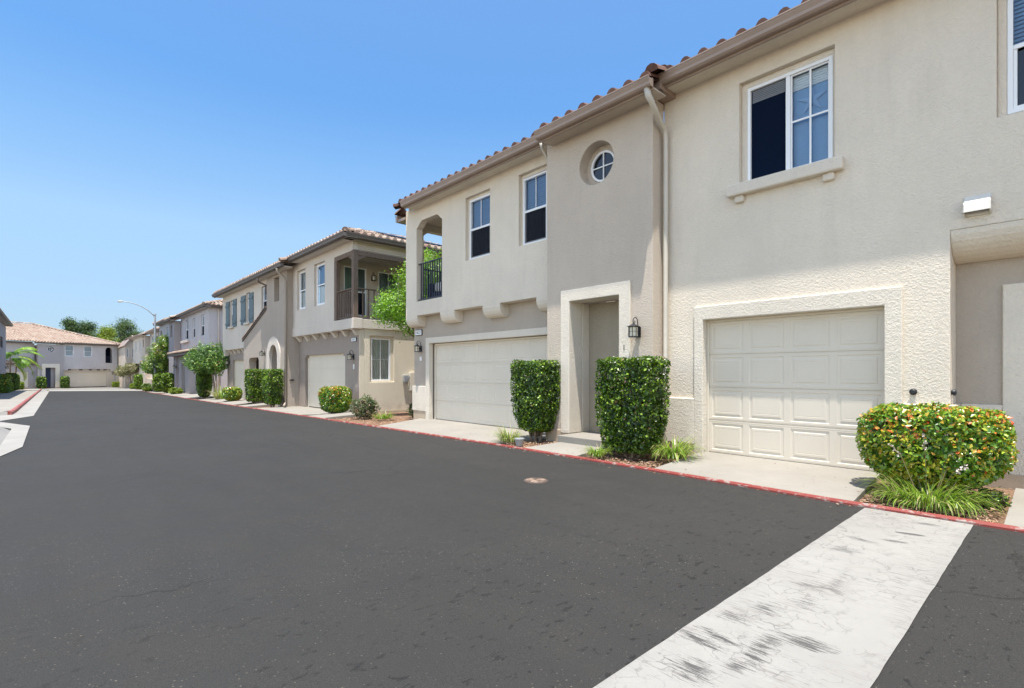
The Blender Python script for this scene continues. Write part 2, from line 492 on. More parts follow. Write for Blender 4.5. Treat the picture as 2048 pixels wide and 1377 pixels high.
def redkerb():
    m = NM('worn_red_kerb_paint', (0.5, 0.08, 0.06), 0.6)
    n = m.noise(7, 6, 0.75, sc=(1.4, 1, 2))
    k = m.ramp(n, [(0.53, (0, 0, 0)), (0.60, (1, 1, 1))])
    r = m.mix(m.noise(2.5, 4, 0.6), (0.21, 0.026, 0.020), (0.28, 0.058, 0.042))
    m.base(m.mix(k, r, (0.33, 0.26, 0.225)))
    m.normal(m.bump(m.noise(60, 4, 0.6), 0.3, 0.003))
    return m.m


M['red'] = redkerb()


def soil():
    m = NM('mulch_soil', (0.2, 0.13, 0.09), 0.95, spec=0.1)
    n = m.noise(45, 6, 0.75)
    m.base(m.ramp(n, [(0.3, (0.06, 0.038, 0.028)), (0.5, (0.19, 0.115, 0.075)), (0.68, (0.36, 0.24, 0.165))]))
    m.normal(m.bump(n, 0.9, 0.02))
    return m.m


M['soil'] = soil()
# ------------------------------------------------------------------ object helpers
ORG = {}


def group(o, label=None, cat=None, grp=None, kind=None):
    if label: o['label'] = label
    if cat: o['category'] = cat
    if grp: o['group'] = grp
    if kind: o['kind'] = kind
    return o


def thing(name, loc, label, cat, grp=None, rz=0.0, local=False):
    o = bpy.data.objects.new(name, None)
    COL.objects.link(o)
    o.location = loc
    o.rotation_euler = (0, 0, rz)
    o.empty_display_size = 0.2
    ORG[o] = (0, 0, 0) if local else tuple(loc)
    return group(o, label, cat, grp)


class MB:
    def __init__(s):
        s.v = []
        s.f = []
        s.t = []
        s.c = []

    def cut(s):
        s.c.append((len(s.v), len(s.f)))

    def pieces(s, name, mat, parent=None, **kw):
        c = s.c + [(len(s.v), len(s.f))]
        out = []
        for (v0, f0), (v1, f1) in zip(c, c[1:]):
            p = MB()
            p.v = s.v[v0:v1]
            p.f = [tuple(i - v0 for i in f) for f in s.f[f0:f1]]
            p.t = s.t[f0:f1]
            out.append(p.build(name, mat, parent, **kw))
        return out

    def poly(s, pts, t=0.5):
        b = len(s.v)
        s.v += [tuple(p) for p in pts]
        s.f.append(tuple(range(b, b + len(pts))))
        s.t.append(t)

    def hexa(s, p, t=0.5):
        b = len(s.v)
        s.v += [tuple(q) for q in p]
        for q in ((0, 3, 2, 1), (4, 5, 6, 7), (0, 1, 5, 4), (1, 2, 6, 5), (2, 3, 7, 6), (3, 0, 4, 7)):
            s.f.append(tuple(b + i for i in q))
            s.t.append(t)

    def box(s, x0, x1, y0, y1, z0, z1, t=0.5):
        s.hexa([(x0, y0, z0), (x1, y0, z0), (x1, y1, z0), (x0, y1, z0), (x0, y0, z1), (x1, y0, z1), (x1, y1, z1), (x0, y1, z1)], t)

    def fb(s, F, u0, u1, v0, v1, w0, w1, t=0.5):
        s.hexa([F(u0, v0, w0), F(u1, v0, w0), F(u1, v0, w1), F(u0, v0, w1), F(u0, v1, w0), F(u1, v1, w0), F(u1, v1, w1), F(u0, v1, w1)], t)

    def prism(s, pa, pb, t=0.5):
        """two matching outlines joined by side faces"""
        n = len(pa)
        b = len(s.v)
        s.v += [tuple(p) for p in pa] + [tuple(p) for p in pb]
        s.f.append(tuple(range(b, b + n)))
        s.t.append(t)
        s.f.append(tuple(range(b + 2 * n - 1, b + n - 1, -1)))
        s.t.append(t)
        for i in range(n):
            j = (i + 1) % n
            s.f.append((b + i, b + j, b + n + j, b + n + i))
            s.t.append(t)

    def tube(s, path, r, n=8, t=0.5, cap=True):
        path = [Vector(p) for p in path]
        rs = r if isinstance(r, (list, tuple)) else [r] * len(path)
        b = len(s.v)
        up = Vector((0.123, 0.31, 0.94))
        for i, p in enumerate(path):
            d = (path[min(i + 1, len(path) - 1)] - path[max(i - 1, 0)]).normalized()
            a = d.cross(up)
            if a.length < 1e-3:
                a = d.cross(Vector((1, 0, 0)))
            a.normalize()
            c = d.cross(a)
            for k in range(n):
                q = 2 * math.pi * k / n
                s.v.append(tuple(p + (a * math.cos(q) + c * math.sin(q)) * rs[i]))
        for i in range(len(path) - 1):
            for k in range(n):
                k2 = (k + 1) % n
                s.f.append((b + i * n + k, b + i * n + k2, b + (i + 1) * n + k2, b + (i + 1) * n + k))
                s.t.append(t)
        if cap:
            s.f.append(tuple(b + k for k in range(n)))
            s.t.append(t)
            e = b + (len(path) - 1) * n
            s.f.append(tuple(e + k for k in reversed(range(n))))
            s.t.append(t)

    def build(s, name, mat, parent=None, smooth=False, bevel=0.0, merge=False, label=None, recalc=True):
        vs = np.array(s.v, dtype=float)
        lo, hi = vs.min(0), vs.max(0)
        c = np.array([(lo[0] + hi[0]) / 2, (lo[1] + hi[1]) / 2, lo[2]])
        me = bpy.data.meshes.new(name)
        me.from_pydata([tuple(p) for p in (vs - c)], [], s.f)
        at = me.attributes.new('tint', 'FLOAT', 'FACE')
        at.data.foreach_set('value', np.array(s.t, dtype=np.float32))
        if merge or recalc:
            bm = bmesh.new()
            bm.from_mesh(me)
            if merge:
                bmesh.ops.remove_doubles(bm, verts=bm.verts, dist=0.0004)
            bmesh.ops.recalc_face_normals(bm, faces=bm.faces)
            bm.to_mesh(me)
            bm.free()
        me.materials.append(M[mat] if isinstance(mat, str) else mat)
        if smooth:
            me.polygons.foreach_set('use_smooth', [True] * len(me.polygons))
        o = bpy.data.objects.new(name, me)
        COL.objects.link(o)
        if parent is not None:
            po = ORG[parent]
            o.parent = parent
            o.location = (c[0] - po[0], c[1] - po[1], c[2] - po[2])
        else:
            o.location = tuple(c)
        ORG[o] = tuple(c)
        if bevel:
            md = o.modifiers.new('bevel', 'BEVEL')
            md.width = bevel
            md.segments = 2
            md.limit_method = 'ANGLE'
            md.angle_limit = R(40)
            md.use_clamp_overlap = True
        if label: o['label'] = label
        return o


def FX(X):      # wall facing the street from the right: u = world y, w = outwards (-x)
    return lambda u, v, w: (X - w, u, v)


def FXL(X):     # wall facing +x
    return lambda u, v, w: (X + w, u, v)


def FY(Y):      # wall facing -y: u = world x
    return lambda u, v, w: (u, Y - w, v)


def FYB(Y):     # wall facing +y
    return lambda u, v, w: (u, Y + w, v)


def wall(mb, F, u0, u1, v0, v1, thick, holes=(), w=0.0):
    """slab with openings. hole = (u0,u1,v0,v1[,polygon])"""
    us = sorted({u0, u1, *[h[0] for h in holes], *[h[1] for h in holes]})
    vs = sorted({v0, v1, *[h[2] for h in holes], *[h[3] for h in holes]})
    us = [u for u in us if u0 - 1e-6 <= u <= u1 + 1e-6]
    vs = [v for v in vs if v0 - 1e-6 <= v <= v1 + 1e-6]

    def inside(a, b):
        for h in holes:
            if h[0] < a < h[1] and h[2] < b < h[3]:
                return True
        return False
    for i in range(len(us) - 1):
        for j in range(len(vs) - 1):
            a, b, c, d = us[i], us[i + 1], vs[j], vs[j + 1]
            if inside((a + b) / 2, (c + d) / 2):
                continue
            for ww in (w, w - thick):
                mb.poly([F(a, c, ww), F(b, c, ww), F(b, d, ww), F(a, d, ww)])
            for (p, q, r_, s_, mu, mv) in ((a, c, b, c, (a + b) / 2, c - 1e-4), (a, d, b, d, (a + b) / 2, d + 1e-4), (a, c, a, d, a - 1e-4, (c + d) / 2), (b, c, b, d, b + 1e-4, (c + d) / 2)):
                out = not (u0 < mu < u1 and v0 < mv < v1)
                hole = [h for h in holes if h[0] < mu < h[1] and h[2] < mv < h[3]]
                if out or (hole and len(hole[0]) == 4):
                    mb.poly([F(p, q, w), F(r_, s_, w), F(r_, s_, w - thick), F(p, q, w - thick)])
    for h in holes:
        if len(h) == 5:
            pl = h[4]
            cu, cv = (h[0] + h[1]) / 2, (h[2] + h[3]) / 2
            hw, hh = (h[1] - h[0]) / 2, (h[3] - h[2]) / 2
            pts = list(pl)
            for (a, b) in ((h[0], h[2]), (h[1], h[2]), (h[1], h[3]), (h[0], h[3])):   # corners looked up by angle
                pts.append(None)
            ang = lambda p: math.atan2((p[1] - cv) / hh, (p[0] - cu) / hw)
            items = [(ang(p), p) for p in pl]
            cors = [(ang(c), c) for c in ((h[0], h[2]), (h[1], h[2]), (h[1], h[3]), (h[0], h[3]))]
            items.sort()

            def proj(a):
                x, y = math.cos(a), math.sin(a)
                k = 1 / max(abs(x), abs(y))
                return (cu + hw * x * k, cv + hh * y * k)
            n = len(items)
            for i in range(n):
                a0, p0 = items[i]
                a1, p1 = items[(i + 1) % n]
                a1e = a1 if i < n - 1 else a1 + 2 * math.pi
                q = [proj(a0)]
                for ca, cp in cors:
                    for cc in (ca, ca + 2 * math.pi):
                        if a0 + 1e-6 < cc < a1e - 1e-6:
                            q.append(cp)
                q.append(proj(a1))
                for ww in (w, w - thick):
                    mb.poly([F(*p0, ww), F(*p1, ww)] + [F(*k, ww) for k in reversed(q)])
                mb.poly([F(*p0, w), F(*p1, w), F(*p1, w - thick), F(*p0, w - thick)])


def ring(mb, F, o, i, w0, w1):
    """rectangular picture frame between outer o and inner i (open at the foot when both share it)"""
    O = [(o[0], o[2]), (o[0], o[3]), (o[1], o[3]), (o[1], o[2])]
    I = [(i[0], i[2]), (i[0], i[3]), (i[1], i[3]), (i[1], i[2])]
    b = len(mb.v)
    for P in (O, I):
        for w in (w0, w1):
            mb.v += [F(u, v, w) for u, v in P]
    closed = i[2] > o[2] + 1e-5
    for k in range(4 if closed else 3):
        n = (k + 1) % 4
        for q in ((b + 4 + k, b + 4 + n, b + 12 + n, b + 12 + k), (b + k, b + n, b + 8 + n, b + 8 + k), (b + k, b + n, b + 4 + n, b + 4 + k), (b + 8 + k, b + 8 + n, b + 12 + n, b + 12 + k)):
            mb.f.append(q)
            mb.t.append(0.5)
    if not closed:
        for k in (0, 3):
            mb.f.append((b + k, b + 4 + k, b + 12 + k, b + 8 + k))
            mb.t.append(0.5)


def window(par, F, u0, u1, v0, v1, kind='hung', wr=-0.10, back='curtain', top='blindsky', mun=True, screen=True, label=None):
    """u0..u1 is the vinyl frame. par is the building"""
    fr = 0.045
    m = MB()
    ring(m, F, (u0, u1, v0, v1), (u0 + fr, u1 - fr, v0 + fr, v1 - fr), wr - 0.05, wr + 0.02)
    um, vm = (u0 + u1) / 2, (v0 + v1) / 2
    s = 0.032
    if kind == 'hung':
        m.fb(F, u0 + fr, u1 - fr, vm - 0.025, vm + 0.025, wr - 0.04, wr + 0.012)
        ring(m, F, (u0 + fr, u1 - fr, v0 + fr, vm - 0.025), (u0 + fr + s, u1 - fr - s, v0 + fr + s, vm - 0.025), wr - 0.04, wr + 0.002)
        if mun:
            m.fb(F, um - 0.009, um + 0.009, vm + 0.025, v1 - fr, wr - 0.022, wr - 0.006)
            if mun == 2:
                vq = (vm + v1) / 2
                m.fb(F, u0 + fr, u1 - fr, vq - 0.008, vq + 0.008, wr - 0.021, wr - 0.007)
    elif kind == 'slider':
        m.fb(F, um - 0.03, um + 0.03, v0 + fr, v1 - fr, wr - 0.04, wr + 0.014)
        ring(m, F, (u0 + fr, um - 0.03, v0 + fr, v1 - fr), (u0 + fr + 0.02, um - 0.05, v0 + fr + 0.02, v1 - fr - 0.02), wr - 0.03, wr - 0.004)
        uq = (u0 + um) / 2
        m.fb(F, uq - 0.013, uq + 0.013, v0 + fr, v1 - fr, wr - 0.022, wr - 0.005)
        m.fb(F, u0 + fr, um - 0.03, vm - 0.014, vm + 0.014, wr - 0.021, wr - 0.006)
    elif kind == 'cross':
        m.fb(F, um - 0.01, um + 0.01, v0 + fr, v1 - fr, wr - 0.022, wr - 0.006)
        m.fb(F, u0 + fr, u1 - fr, vm - 0.01, vm + 0.01, wr - 0.021, wr - 0.007)
    wo = m.build('window', 'vinyl', par, bevel=0.004, label=label)
    p = MB()
    wp = wr - (0.046 if kind == 'slider' else 0.03)
    p.poly([F(u0 + fr, v0 + fr, wp), F(u1 - fr, v0 + fr, wp), F(u1 - fr, v1 - fr, wp), F(u0 + fr, v1 - fr, wp)])
    a_, b_, c_ = (Vector(p.v[i]) for i in (0, 1, 2))
    if (b_ - a_).cross(c_ - b_).dot(Vector(F(0, 0, 1)) - Vector(F(0, 0, 0))) < 0:
        p.f = [tuple(reversed(f)) for f in p.f]
    p.build('pane', 'glass', wo, recalc=False)
    # curtain / blind behind the panes
    c = MB()
    wb = wr - 0.09
    vt = vm if kind == 'hung' else v1
    if kind == 'slider':
        c.fb(F, u0, um, v0, v1, wb - 0.01, wb)
        c.build('blind', back, wo)  # flat sheet behind the clear sash, sky reflection in its colour
        sc = MB()
        sc.fb(F, um + 0.03, u1 - fr, v0 + fr, v1 - fr, wr - 0.026, wr - 0.022)
        sc.build('insect_screen', 'screen', wo)
        bl = MB()
        n = 7
        for i in range(n):
            z = v1 - fr - 0.012 - i * 0.026
            bl.fb(F, um + 0.05, u1 - fr - 0.015, z - 0.02, z, wr - 0.0215, wr - 0.019 + (0.004 if i == n - 1 else 0))
        bl.build('raised_blind', plainblind, wo)
        bl = MB()
        for i in range(6):
            z = v1 - fr - 0.01 - i * 0.035
            bl.fb(F, u0 + 0.05, um - 0.03, z - 0.03, z, wb + 0.002, wb + 0.02)
        bl.build('raised_blind', 'blind', wo)
    else:
        n = max(8, int((u1 - u0) / 0.03))
        for i in range(n):       # folds
            a, b = u0 + (u1 - u0) * i / n, u0 + (u1 - u0) * (i + 1) / n
            wa = wb + 0.02 * math.sin(i * 1.9) + 0.008 * math.sin(i * 5.1)
            wc = wb + 0.02 * math.sin((i + 1) * 1.9) + 0.008 * math.sin((i + 1) * 5.1)
            c.poly([F(a, v0, wa), F(b, v0, wc), F(b, vt, wc), F(a, vt, wa)])
        c.build('curtain', back, wo, smooth=True)
        if screen and kind == 'hung' and u1 - u0 > 0.6 and back != 'screen':
            c = MB()
            c.fb(F, u0 + fr, u1 - fr, v0 + fr, vm - 0.02, wr - 0.002, wr + 0.004)
            c.build('insect_screen', 'mesh', wo)
        if kind == 'hung':
            c = MB()
            n = int((v1 - vm) / 0.045)
            for i in range(n):
                z = vm + (v1 - vm) * i / n
                c.poly([F(u0, z, wb + 0.02), F(u1, z, wb + 0.02), F(u1, z + 0.04, wb - 0.004), F(u0, z + 0.04, wb - 0.004)])
            c.fb(F, u0, u1, vm, v1, wb - 0.03, wb - 0.02)
            c.build('blind', top, wo)
    return wo


plainblind = plain('grey_raised_blind', (0.16, 0.17, 0.19), 0.7, var=0.1, sc=30)


def garage(par, F, u0, u1, v0, v1, cols, rows=4, label=None, plainribs=False):
    m = MB()
    sh = (v1 - v0) / rows
    for r in range(rows):
        z0, z1 = v0 + r * sh, v0 + (r + 1) * sh
        # section body with a small tongue and groove step
        m.fb(F, u0, u1, z0 + 0.006, z1 - 0.006, -0.045, 0.0 if plainribs else -0.0085)
        m.fb(F, u0, u1, z0 - 0.006, z0 + 0.006, -0.045, -0.012)
        if plainribs:
            for k in range(1, 4):
                z = z0 + sh * k / 4
                m.fb(F, u0, u1, z - 0.012, z + 0.012, 0.0, 0.004)
            continue
        cw = (u1 - u0) / cols
        for c in range(cols):
            a, b = u0 + c * cw + 0.045, u0 + (c + 1) * cw - 0.045
            lo, hi = z0 + 0.05, z1 - 0.05
            # stiles and rails stand proud of the pressed panel
            prof = [(0.0, 0.0), (0.010, -0.0065), (0.038, -0.0065), (0.048, -0.0008), (0.078, -0.0005), (0.084, -0.003), (0.09, -0.001)]
            for i in range(len(prof) - 1):
                d0, w0 = prof[i]
                d1, w1 = prof[i + 1]
                A = (a + d0, b - d0, lo + d0, hi - d0)
                B = (a + d1, b - d1, lo + d1, hi - d1)
                for (p, q) in (((A[0], A[2]), (A[1], A[2])), ((A[1], A[2]), (A[1], A[3])), ((A[1], A[3]), (A[0], A[3])), ((A[0], A[3]), (A[0], A[2]))):
                    mp = {A[0]: B[0], A[1]: B[1], A[2]: B[2], A[3]: B[3]}
                    m.poly([F(p[0], p[1], w0), F(q[0], q[1], w0), F(mp[q[0]], mp[q[1]], w1), F(mp[p[0]], mp[p[1]], w1)])
            d, w = prof[-1]
            m.poly([F(a + d, lo + d, w), F(b - d, lo + d, w), F(b - d, hi - d, w), F(a + d, hi - d, w)])
            # face around the panel
            ring(m, F, (u0 + c * cw, u0 + (c + 1) * cw, z0 + 0.006, z1 - 0.006), (a, b, lo, hi), -0.0085, 0.0)
        m.fb(F, u0, u1, z1 - 0.026, z1 - 0.022, 0.0, 0.0012)
        m.fb(F, u0, u1, z0 + 0.022, z0 + 0.026, 0.0, 0.0012)
    g = m.build('garage_door', 'garage', par, label=label)
    s = MB()
    s.fb(F, u0, u1, v0 - 0.03, v0 - 0.004, -0.04, -0.002)
    s.build('bottom_seal', 'seal', g)
    s = MB()
    ring(s, F, (u0 - 0.045, u1 + 0.045, v0 - 0.03, v1 + 0.04), (u0 + 0.004, u1 - 0.004, v0 - 0.03, v1 - 0.004), 0.003, 0.03)
    s.build('door_frame', 'doorframe', par, bevel=0.003)
    return g


def gutter(par, F, u0, u1, ztop, wout, mat, soffit=True, smat='cream'):
    """K-profile gutter; wout = distance of its outer lip from the wall face"""
    m = MB()
    prof = [(0.0, -0.15), (0.075, -0.15), (0.10, -0.125), (0.105, -0.085), (0.13, -0.035), (0.13, -0.02), (0.14, -0.018), (0.14, 0.0), (0.125, 0.0), (0.12, -0.03), (0.0, -0.03)]
    b = wout - 0.14
    pa = [F(u0, ztop + z, b + w) for w, z in prof]
    pb = [F(u1, ztop + z, b + w) for w, z in prof]
    m.prism(pa, pb)
    g = m.build('gutter', mat, par)
    m = MB()
    m.fb(F, u0 + 0.02, u1 - 0.02, ztop - 0.185, ztop + 0.01, b - 0.035, b - 0.003)
    m.build('eave_board', mat, par)
    if soffit:
        m = MB()
        m.fb(F, u0 + 0.02, u1 - 0.02, ztop - 0.15, ztop - 0.125, -0.05, b - 0.037)
        m.build('soffit', smat, par)
    return g


def roof(par, faces, mat='tile', tw=0.286, th=0.38, caps=(), name='roof'):
    """faces: (E0, e, s, pitch, L, Rn, cutL, cutR) ; E0 eave start, e eave dir, s upslope dir (horizontal)"""
    m = MB()
    for (E0, e, s, pitch, L, Rn, cl, cr) in faces:
        E0, e, s = Vector(E0), Vector(e), Vector(s)
        up = Vector((0, 0, 1))
        hz = th / math.sqrt(1 + pitch * pitch)
        nr = int(Rn / hz)
        # under-sheet
        A = E0 - up * 0.02
        m.poly([A, A + e * L, A + e * (L - cr * Rn) + s * Rn + up * Rn * pitch, A + e * (cl * Rn) + s * Rn + up * Rn * pitch], 0.4)
        nc = int(L / tw)
        tw2 = L / max(1, nc)
        sec = []
        for k in range(7):
            q = math.pi * k / 6
            sec.append((0.30 - 0.30 * math.cos(q), 0.105 * math.sin(q)))
        sec += [(0.80, -0.012), (1.0, 0.0)]
        for r in range(nr):
            d0, d1 = r * hz - (0.03 if r else 0), (r + 1) * hz
            for c in range(nc):
                uc = (c + 0.5) * tw2
                if uc < cl * (d0 + d1) / 2 - 0.1 or uc > L - cr * (d0 + d1) / 2 + 0.1:
                    continue
                t = min(1, max(0, random.gauss(0.55, 0.15)))
                jz = random.uniform(-0.004, 0.006)
                P0 = E0 + e * (c * tw2) + s * d0 + up * (d0 * pitch + 0.035 + jz)
                P1 = E0 + e * (c * tw2) + s * d1 + up * (d1 * pitch + 0.006 + jz)
                b = len(m.v)
                for (a, h) in sec:
                    m.v.append(tuple(P0 + e * a * tw2 + up * h))
                for (a, h) in sec:
                    m.v.append(tuple(P1 + e * a * tw2 + up * h * 0.92))
                n = len(sec)
                for k in range(n - 1):
                    m.f.append((b + k, b + k + 1, b + n + k + 1, b + n + k))
                    m.t.append(t)
                m.f.append(tuple(b + k for k in range(7)))      # end of the barrel
                m.t.append(t * 0.6)
    for (p, q) in caps:
        p, q = Vector(p), Vector(q)
        d = (q - p)
        n = max(1, int(d.length / 0.33))
        d = d / n
        dn = d.normalized()
        side = dn.cross(Vector((0, 0, 1))).normalized()
        upn = side.cross(dn)
        for i in range(n):
            t = min(1, max(0, random.gauss(0.55, 0.2)))
            a, bq = p + d * i + upn * 0.06, p + d * (i + 1.08) + upn * 0.045
            b = len(m.v)
            for (P, rr) in ((a, 0.125), (bq, 0.105)):
                for k in range(7):
                    q_ = math.pi * k / 6
                    m.v.append(tuple(P + side * math.cos(q_) * rr + upn * (math.sin(q_) * rr - 0.02)))
            for k in range(6):
                m.f.append((b + k, b + k + 1, b + 8 + k, b + 7 + k))
                m.t.append(t)
            m.f.append(tuple(b + k for k in range(7)))
            m.t.append(t * 0.6)
    return m.build(name, mat, par, recalc=False)


def lantern(par, pos, out, side, s=1.0, label=None):
    """carriage lantern; pos = wall point behind the lamp body, out = unit outward, side = unit along the wall"""
    P, o, a = Vector(pos), Vector(out), Vector(side)
    up = Vector((0, 0, 1))
    m = MB()
    g = lambda u, v, w: tuple(P + a * u * s + up * v * s + o * w * s)
    C = 0.155
    # back plate
    m.prism([g(-0.045, -0.10, 0), g(0.045, -0.10, 0), g(0.045, 0.07, 0), (g(0, 0.10, 0)), g(-0.045, 0.07, 0)], [g(-0.045, -0.10, 0.02), g(0.045, -0.10, 0.02), g(0.045, 0.07, 0.02), (g(0, 0.10, 0.02)), g(-0.045, 0.07, 0.02)])
    m.fb(g, -0.02, 0.02, -0.03, 0.02, 0.02, 0.07)
    # base and cage
    oct_ = lambda r, z: [g(r * math.cos(q * math.pi / 4 + math.pi / 8), z, C + r * math.sin(q * math.pi / 4 + math.pi / 8)) for q in range(8)]
    m.prism(oct_(0.085, -0.105), oct_(0.085, -0.088))
    m.prism(oct_(0.085, 0.06), oct_(0.085, 0.072))
    for q in range(8):
        x, y = 0.080 * math.cos(q * math.pi / 4 + math.pi / 8), 0.080 * math.sin(q * math.pi / 4 + math.pi / 8)
        m.tube([g(x, -0.095, C + y), g(x, 0.065, C + y)], 0.0055 * s, 5)
        x2, y2 = 0.080 * math.cos((q + 1) * math.pi / 4 + math.pi / 8), 0.080 * math.sin((q + 1) * math.pi / 4 + math.pi / 8)
        m.tube([g(x, -0.01, C + y), g(x2, -0.01, C + y2)], 0.003 * s, 4)
    m.prism(oct_(0.118, 0.072), oct_(0.03, 0.112))
    m.prism(oct_(0.022, 0.11), oct_(0.014, 0.128))
    # scroll hook
    pts = []
    for i in range(9):
        q = math.pi * i / 8
        pts.append(g(0, 0.155 + 0.075 * math.sin(q), 0.03 + (C - 0.02) * 0.5 * (1 - math.cos(q)) * 1.0))
    pts = [g(0, 0.02, 0.02)] + pts
    e = Vector(pts[-1])
    r0 = 0.034 * s
    cen = e - o * r0
    for i in range(1, 13):
        q = i / 12 * 1.5 * math.pi
        rr = r0 * (1 - 0.55 * i / 12)
        pts.append(tuple(cen + o * rr * math.cos(q) - up * rr * math.sin(q)))
    m.tube(pts, [0.0085 * s] * (len(pts) - 6) + [0.008 * s, 0.007 * s, 0.0065 * s, 0.006 * s, 0.005 * s, 0.004 * s], 6)
    m.tube([g(0, 0.125, C), g(0, 0.152, C - 0.01)], 0.006 * s, 6)
    lo = m.build('lantern', 'black', par, label=label)
    gm = MB()
    gm.prism(oct_(0.073, -0.088), oct_(0.073, 0.06))
    gm.build('lantern_glass', 'frost', lo)
    return lo


def text(par, body, h, F, uc, vc, w, mirror=-1, mat='black', name='house_number'):
    cu = bpy.data.curves.new('t', 'FONT')
    cu.body = body
    cu.size = h
    cu.extrude = 0.002
    cu.align_x = 'CENTER'
    cu.align_y = 'CENTER'
    to = bpy.data.objects.new('t', cu)
    me = bpy.data.meshes.new_from_object(to)
    m = MB()
    for p in me.polygons:
        m.poly([F(uc + mirror * me.vertices[i].co.x, vc + me.vertices[i].co.y, w + me.vertices[i].co.z) for i in p.vertices])
    bpy.data.objects.remove(to)
    return m.build(name, mat, par, recalc=False)


# ------------------------------------------------------------------ ground
def sheet(name, pts, dz, mat, label=None, thick=0.0, kind='structure', zf=None):
    m = MB()
    zf = zf or (lambda x, y: gz(y) + dz)
    top = [(x, y, zf(x, y)) for x, y in pts]
    if thick:
        m.prism(top, [(x, y, z - thick) for x, y, z in top])
    else:
        m.poly(top)
    o = m.build(name, mat, None)
    group(o, label, None, None, kind)
    return o


sheet('ground', [(-160, -60), (220, -60), (220, 330), (-160, 330)], -0.02, 'soil')
KERB = [(5.84, -12), (5.88, 0.2), (5.89, 1.56), (6.06, 4.02), (6.20, 7.43), (6.23, 14.27), (6.30, 36.0), (6.45, 42.0), (6.63, 55.5), (6.9, 65.0), (7.2, 74.5)]


def kx(y):
    for (a, b), (c, d) in zip(KERB, KERB[1:]):
        if b <= y <= d:
            return a + (c - a) * (y - b) / (d - b)
    return KERB[-1][0]


road = [(-30, -12)] + KERB[:-1] + [(7.68, 64.3), (-0.19, 72.3), (-0.43, 24.4), (-1.14, 22.2), (-30, 26), (-30, 18.5), (-1.14, 22.0), (-0.41, 19.3), (-0.38, 13.5), (-0.62, 12.1), (-2.5, 8.5), (-30, 4)]
road = [(-30, -12)] + KERB[:-1] + [(-0.1, 72.0), (-0.43, 24.6), (-1.14, 22.35), (-6, 19.0), (-30, 6.5)]
sheet('road', road, 0.0, 'asphalt')
# pale concrete border and old asphalt of the side street on the left
sheet('side_street', [(-30, 7.0), (-30, -9.0), (-1.9, 10.2), (-0.74, 12.6), (-0.72, 14.2), (-0.72, 17.9), (-1.05, 20.0), (-1.4, 20.9)], 0.008, 'asphalt_old')
m = MB()
zz = lambda x, y: (x, y, gz(y) + 0.004)
for q in ([(-0.39, 13.5), (-0.41, 19.36), (-0.74, 18.6), (-0.72, 14.1)], [(-0.41, 19.36), (-1.14, 21.9), (-1.40, 20.9), (-0.74, 18.6)], [(-1.14, 21.9), (-30, 8.2), (-30, 7.4), (-1.40, 20.9)], [(-0.72, 14.1), (-0.75, 12.7), (-0.62, 12.1), (-0.39, 13.5)], [(-0.75, 12.7), (-30, -8.3), (-30, -9.3), (-0.62, 12.1)]):
    m.poly([(x, y, gz(y) + 0.012) for x, y in q])
group(m.build('concrete_border', 'kerbc'), kind='structure')
# scuffed concrete strip crossing the street
n = 120
m = MB()
rs = random.Random(3)
ea = [-9 + i * 14.86 / n for i in range(n + 1)]
ys = [(0.555 + rs.uniform(-0.0025, 0.0025), 1.34 + rs.uniform(-0.0025, 0.0025)) for i in range(n + 1)]
for i in range(n):
    m.poly([(ea[i], ys[i][0], gz(ys[i][0]) + 0.006), (ea[i + 1], ys[i + 1][0], gz(ys[i + 1][0]) + 0.006), (ea[i + 1], ys[i + 1][1], gz(ys[i + 1][1]) + 0.006), (ea[i], ys[i][1], gz(ys[i][1]) + 0.006)])
group(m.build('concrete_strip', 'strip', merge=True), kind='structure')
# red painted ribbon kerb on the right side
m = MB()
for (a, b), (c, d) in zip(KERB[:-2], KERB[1:-1]):
    for w0, w1, z1 in ((0, 0.035, 0.038),):
        m.prism([(a + w0, b, gz(b) - 0.1), (a + w1, b, gz(b) - 0.1), (a + w1, b, gz(b) + z1), (a + w0 + 0.012, b, gz(b) + z1), (a + w0, b, gz(b) + z1 - 0.02)],
                [(c + w0, d, gz(d) - 0.1), (c + w1, d, gz(d) - 0.1), (c + w1, d, gz(d) + z1), (c + w0 + 0.012, d, gz(d) + z1), (c + w0, d, gz(d) + z1 - 0.02)])
group(m.build('kerb', 'red'), kind='structure')


def slab(name, pts_k, pts_w, mat='drive', zk=0.0385, zw=0.08, label=None):
    """driveway or walk from the kerb (y0,y1) to the building (x, y0, y1, z)"""
    y0, y1 = pts_k
    xw, w0, w1, z = pts_w
    m = MB()
    n = 10
    th = 0.12
    for i in range(n):
        ta, tb = i / n, (i + 1) / n
        ya, yb = y0 + (y1 - y0) * ta, y0 + (y1 - y0) * tb
        wa, wb = w0 + (w1 - w0) * ta, w0 + (w1 - w0) * tb
        A, B = (kx(ya) + 0.036, ya, gz(ya) + zk), (kx(yb) + 0.036, yb, gz(yb) + zk)
        Cc, Dd = (xw, wb, z), (xw, wa, z)
        pt = [A, B, Cc, Dd]
        m.poly(pt)
    A, Dd = (kx(y0) + 0.036, y0, gz(y0) + zk), (xw, w0, z)
    B, Cc = (kx(y1) + 0.036, y1, gz(y1) + zk), (xw, w1, z)
    dn = lambda p: (p[0], p[1], p[2] - th)
    m.poly([A, Dd, dn(Dd), dn(A)])
    m.poly([B, Cc, dn(Cc), dn(B)])
    o = m.build(name, mat, None, merge=True)
    group(o, None, None, None, 'structure')
    return o


